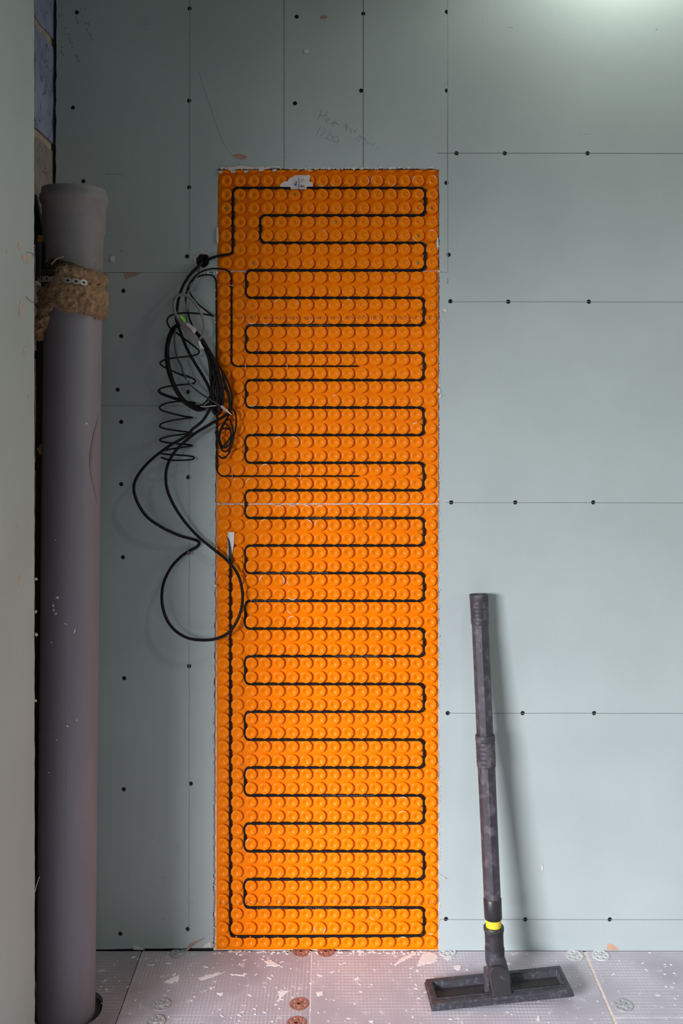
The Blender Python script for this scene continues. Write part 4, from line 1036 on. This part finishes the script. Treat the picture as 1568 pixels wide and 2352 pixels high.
sheet_strip(pairs(((715, 1000), (735, 985)), ((745, 1030), (785, 1015)), ((770, 1050), (825, 1045)), ((800, 1095), (836, 1065)), ((815, 1110), (832, 1085))), [.044, .0455, .0455, .0445, .043], mat('pinkish_paper', (.55, .42, .40), .7), 'tag_fold', tg)
sheet_strip(pairs(((650, 905), (668, 905)), ((668, 940), (695, 925)), ((690, 965), (715, 955)), ((700, 985), (712, 975))), [.0435, .044, .044, .043], M['green_ink'], 'green_mark', tg)
sheet_strip(pairs(((855, 1190), (880, 1190)), ((870, 1240), (895, 1230)), ((882, 1280), (925, 1278))), [.038, .038, .037], M['paper'], 'tag_end', tg)
# screw left standing proud that the big loop hangs on
mb = MB(); mb.lathe(P(435, 1268, 0) + Vector((0, .004, 0)), (0, -1, 0), [(0, .002), (.012, .002), (.013, .0042), (.0145, .0042), (.015, .003)], 12)
o = mb.build('hanger_screw', mat('brown_screw', (.10, .075, .07), .5, metal=.4), smooth=True, angle=40); recentre(o, P(435, 1268, 0)); tag(o, 'proud brown screw under the big hanging cable loop', 'screw')

# ------------------------------------------------------------------ torn paper label at the top of the mat
K = lambda *p: c4(17.42, 640, 395, p)
lb = empty('paper_label', P(686, 418, .003)); tag(lb, 'torn white paper label with a blue thermometer stuck on the top studs', 'label')
gl = .0034
mb = MB(); mb.prism([[P(x, y, gl + .0012 * math.sin(x * .11)) for x, y in K((58, 510), (130, 440), (250, 358), (318, 392), (440, 245), (560, 205), (650, 128), (830, 125), (1130, 130), (1158, 98), (1270, 152), (1215, 360), (1360, 440), (1365, 578), (1115, 592), (1108, 700), (780, 690), (475, 682), (468, 602), (60, 592))]], (0, .0006, 0))
under(mb.build('paper_sheet', M['paper']), lb)
def ink(poly, m, name, th=.0002):
    mb = MB(); mb.prism([[P(x, y, gl + .0016) for x, y in poly]], (0, th, 0)); under(mb.build(name, m), lb)
circ = lambda cx, cy, r, n=16: [(cx + r*math.cos(2*math.pi*k/n), cy + r*math.sin(2*math.pi*k/n)) for k in range(n)]
ink(K(*circ(662, 505, 47)), M['blue_ink'], 'thermometer_bulb')
ink(K((655, 360), (640, 360), (640, 470), (655, 470)), M['lilac_ink'], 'thermometer_tube')
ink(K((688, 355), (712, 355), (712, 470), (688, 470)), M['grey_ink'], 'thermometer_tube')
ink(K((560, 400), (590, 370), (612, 375), (600, 400), (612, 440), (585, 445)), M['lilac_ink'], 'scale_mark')
ink(K((605, 290), (635, 262), (640, 272), (615, 298)), M['grey_ink'], 'scale_mark')
ink(K((792, 245), (816, 245), (803, 690), (775, 690)), M['grey_ink'], 'divider_line')
for q in (((910, 280), (940, 300), (925, 350), (910, 345)), ((945, 310), (975, 275), (990, 285), (955, 330)), ((890, 385), (915, 378), (910, 410), (892, 412))): ink(K(*q), M['red_ink'], 'printed_mark')
ink(K((872, 508), (905, 515), (980, 545), (1055, 600), (1050, 612), (845, 602)), M['grey_ink'], 'grey_wedge')

# ------------------------------------------------------------------ vacuum tube and floor head
TOP = P(1099, 1365, .026); BOT = P(1136, 2190, .100); vax = (TOP - BOT); VL = vax.length; vax.normalize()
def vt(py):
    lo, hi = -.2, VL + .1
    for _ in range(40):
        mid = (lo + hi) / 2
        if proj(BOT + vax * mid)[1] > py: lo = mid
        else: hi = mid
    return (lo + hi) / 2
HEADC = Vector((.3135, -.1384, .0066)); HROT = math.radians(4.8); HROLL = math.radians(2.6)
wand = empty('vacuum_tube', Vector((HEADC.x, HEADC.y, 0))); tag(wand, 'dusty black vacuum tube with a flat floor head, leaning on the wall', 'vacuum tube')
def wpx(py, px): # pixel width -> radius at that height
    return px / 2 / F * (D + (BOT + vax * vt(py)).y) * .985
def vlathe(name, rows, m, seg=16, c0=True, c1=True, smooth=True, twist=0.0, angle=40):
    mb = MB(); mb.lathe(BOT, vax, [(vt(y), wpx(y, w_)) for y, w_ in rows], seg, c0, c1, twist)
    return under(mb.build(name, m, smooth=smooth, angle=angle), wand)
grip = [(1434, 39), (1433, 41.5)]
y = 1428
while y > 1374: grip += [(y, 41.5 + (1432 - y) * .03), (y - 2, 40.4 + (1432 - y) * .03), (y - 4.5, 41.8 + (1432 - y) * .03)]; y -= 9
grip += [(1372, 43.5), (1367, 43.8), (1365, 43.5), (1365, 37.5), (1385, 36)]
vlathe('top_cuff', grip, M['tool'], 24, False, True, angle=30)
vlathe('upper_tube', [(1700, 39), (1430, 38.6)], M['tool'], 8, False, False, True, 0.0, 20)
col = [(1761, 40), (1760, 43)]
y = 1756
while y > 1704: col += [(y, 44.5), (y - 2.5, 43), (y - 5, 45)]; y -= 10
col += [(1700, 46), (1690, 46), (1687, 43), (1687, 39)]
vlathe('collar', col, M['tool'], 24, False, False, angle=30)
vlathe('lower_tube', [(2080, 39), (1750, 41)], M['tool'], 8, False, False, True, 0.0, 20)
vlathe('tape_cuff', [(2110, 38), (2108, 41), (2064, 42), (2062, 39.5)], M['tape'], 24)
vlathe('yellow_ring', [(2145, 36), (2100, 36)], M['yellow'], 24)
vlathe('socket_neck', [(2200, 42.5), (2148, 43), (2139, 44), (2136, 47), (2129, 47.5), (2127, 45.5), (2127, 37)], M['tool_dark'], 28)
# elbow down to the head
e = [BOT + vax * .012, BOT - vax * .012, P(1141, 2212, .108), P(1147, 2235, .124), P(1152, 2262, .142), Vector((HEADC.x + .004, HEADC.y + .004, .010))]
mb = MB(); es = spline(e, 5); mb.tube(es, [interp([(0, .0200), (.25, .0197), (.6, .0190), (.8, .0205), (1, .0215)], i / (len(es) - 1)) for i in range(len(es))], 24)
under(mb.build('elbow', M['tool_head'], smooth=True, angle=50), wand)
# floor head: rim, two pockets, middle block
Lh, Wh, Ht = .285, .082, .0130
R2 = Matrix.Rotation(HROT, 4, 'Z') @ Matrix.Rotation(-HROLL, 4, 'Y')
def hp(x, y, z): return tuple(HEADC + R2 @ Vector((x, y, z)))
mb = MB()
xs_ = [-Lh/2, -Lh/2 + .006, -Lh/2 + .013, -.024, .024, Lh/2 - .013, Lh/2 - .006, Lh/2]
def ring(inset, z): return [(-Lh/2 + inset, -Wh/2 + inset), (Lh/2 - inset, -Wh/2 + inset), (Lh/2 - inset, Wh/2 - inset), (-Lh/2 + inset, Wh/2 - inset)], z
# outer skirt
levels = [(0.002, 0.0), (0.0, .0015), (0.0, .0048), (.0022, .0058), (.0022, Ht - .0015), (.0042, Ht)]
prev = None
for ins, z in levels:
    c_, zz_ = ring(ins, z); vs = [hp(x, y, zz_) for x, y in c_]
    k = len(mb.v); mb.v += vs
    if prev is not None:
        for i in range(4): mb.f.append([prev + i, prev + (i+1) % 4, k + (i+1) % 4, k + i]); mb.m.append(0)
    else: mb.f.append([k, k+3, k+2, k+1]); mb.m.append(0)
    prev = k
# top face with two pockets
outer = [hp(x, y, Ht) for x, y in ring(.0042, Ht)[0]]
pk = []
for (xa, xb) in ((-Lh/2 + .013, -.020), (.020, Lh/2 - .013)):
    pk.append([(xa, -Wh/2 + .0165), (xb, -Wh/2 + .0165), (xb, Wh/2 - .015), (xa, Wh/2 - .015)])
loops = [outer] + [[hp(x, y, Ht) for x, y in q] for q in pk]
flat = [p for l in loops for p in l]; k = len(mb.v); mb.v += flat
for t in tessellate_polygon([[Vector(p) for p in l] for l in loops]): mb.f.append([k + i for i in t]); mb.m.append(0)
for q in pk:
    k0 = len(mb.v)
    cx = sum(p[0] for p in q)/4; cy = sum(p[1] for p in q)/4
    mb.v += [hp(x, y, Ht) for x, y in q] + [hp(x + (.0035 if x < cx else -.0035), y + (.0025 if y < cy else -.005), .0022) for x, y in q]
    for i in range(4): mb.f.append([k0 + i, k0 + (i+1) % 4, k0 + 4 + (i+1) % 4, k0 + 4 + i]); mb.m.append(0)
    mb.f.append([k0 + 4, k0 + 5, k0 + 6, k0 + 7]); mb.m.append(1)
o = mb.build('floor_head', [M['tool_head'], M['tool_dark']], smooth=False)
bv = o.modifiers.new('bevel', 'BEVEL'); bv.width = .0012; bv.segments = 2; bv.limit_method = 'ANGLE'
under(o, wand)
# thin raised lip round each pocket
for q in pk:
    mb = MB(); lp = [Vector(hp(x, y, Ht + .0006)) for x, y in q]; lp.append(lp[0]); mb.tube(lp, .0011, 5, False); under(mb.build('pocket_lip', M['tool_head']), wand)
# arched front plate of the swivel
mb = MB(); arch = [(-.019, 0), (-.019, .018)] + [(.019 * -math.cos(math.pi * k / 12), .036 + .022 * math.sin(math.pi * k / 12)) for k in range(13)] + [(.019, .018), (.019, 0)]
tilt = math.radians(38); base_y = -Wh/2 + .001
mb.prism([[hp(x, base_y + z * math.sin(tilt), Ht - .007 + z * math.cos(tilt)) for x, z in arch]], tuple(R2 @ Vector((0, .030, -.014))))
o = mb.build('swivel_plate', M['tool_dark']); bv = o.modifiers.new('bevel', 'BEVEL'); bv.width = .002; bv.segments = 2; bv.limit_method = 'ANGLE'; under(o, wand)
# webs running from the neck down to the rim
for sx in (-1, 1):
    mb = MB(); mb.prism([[hp(sx * .017, -.022, .003), hp(sx * .029, -.008, .003), hp(sx * .021, .020, .030), hp(sx * .015, .012, .036)]], tuple(R2 @ Vector((0, .012, 0)))); under(mb.build('neck_web', M['tool_head']), wand)
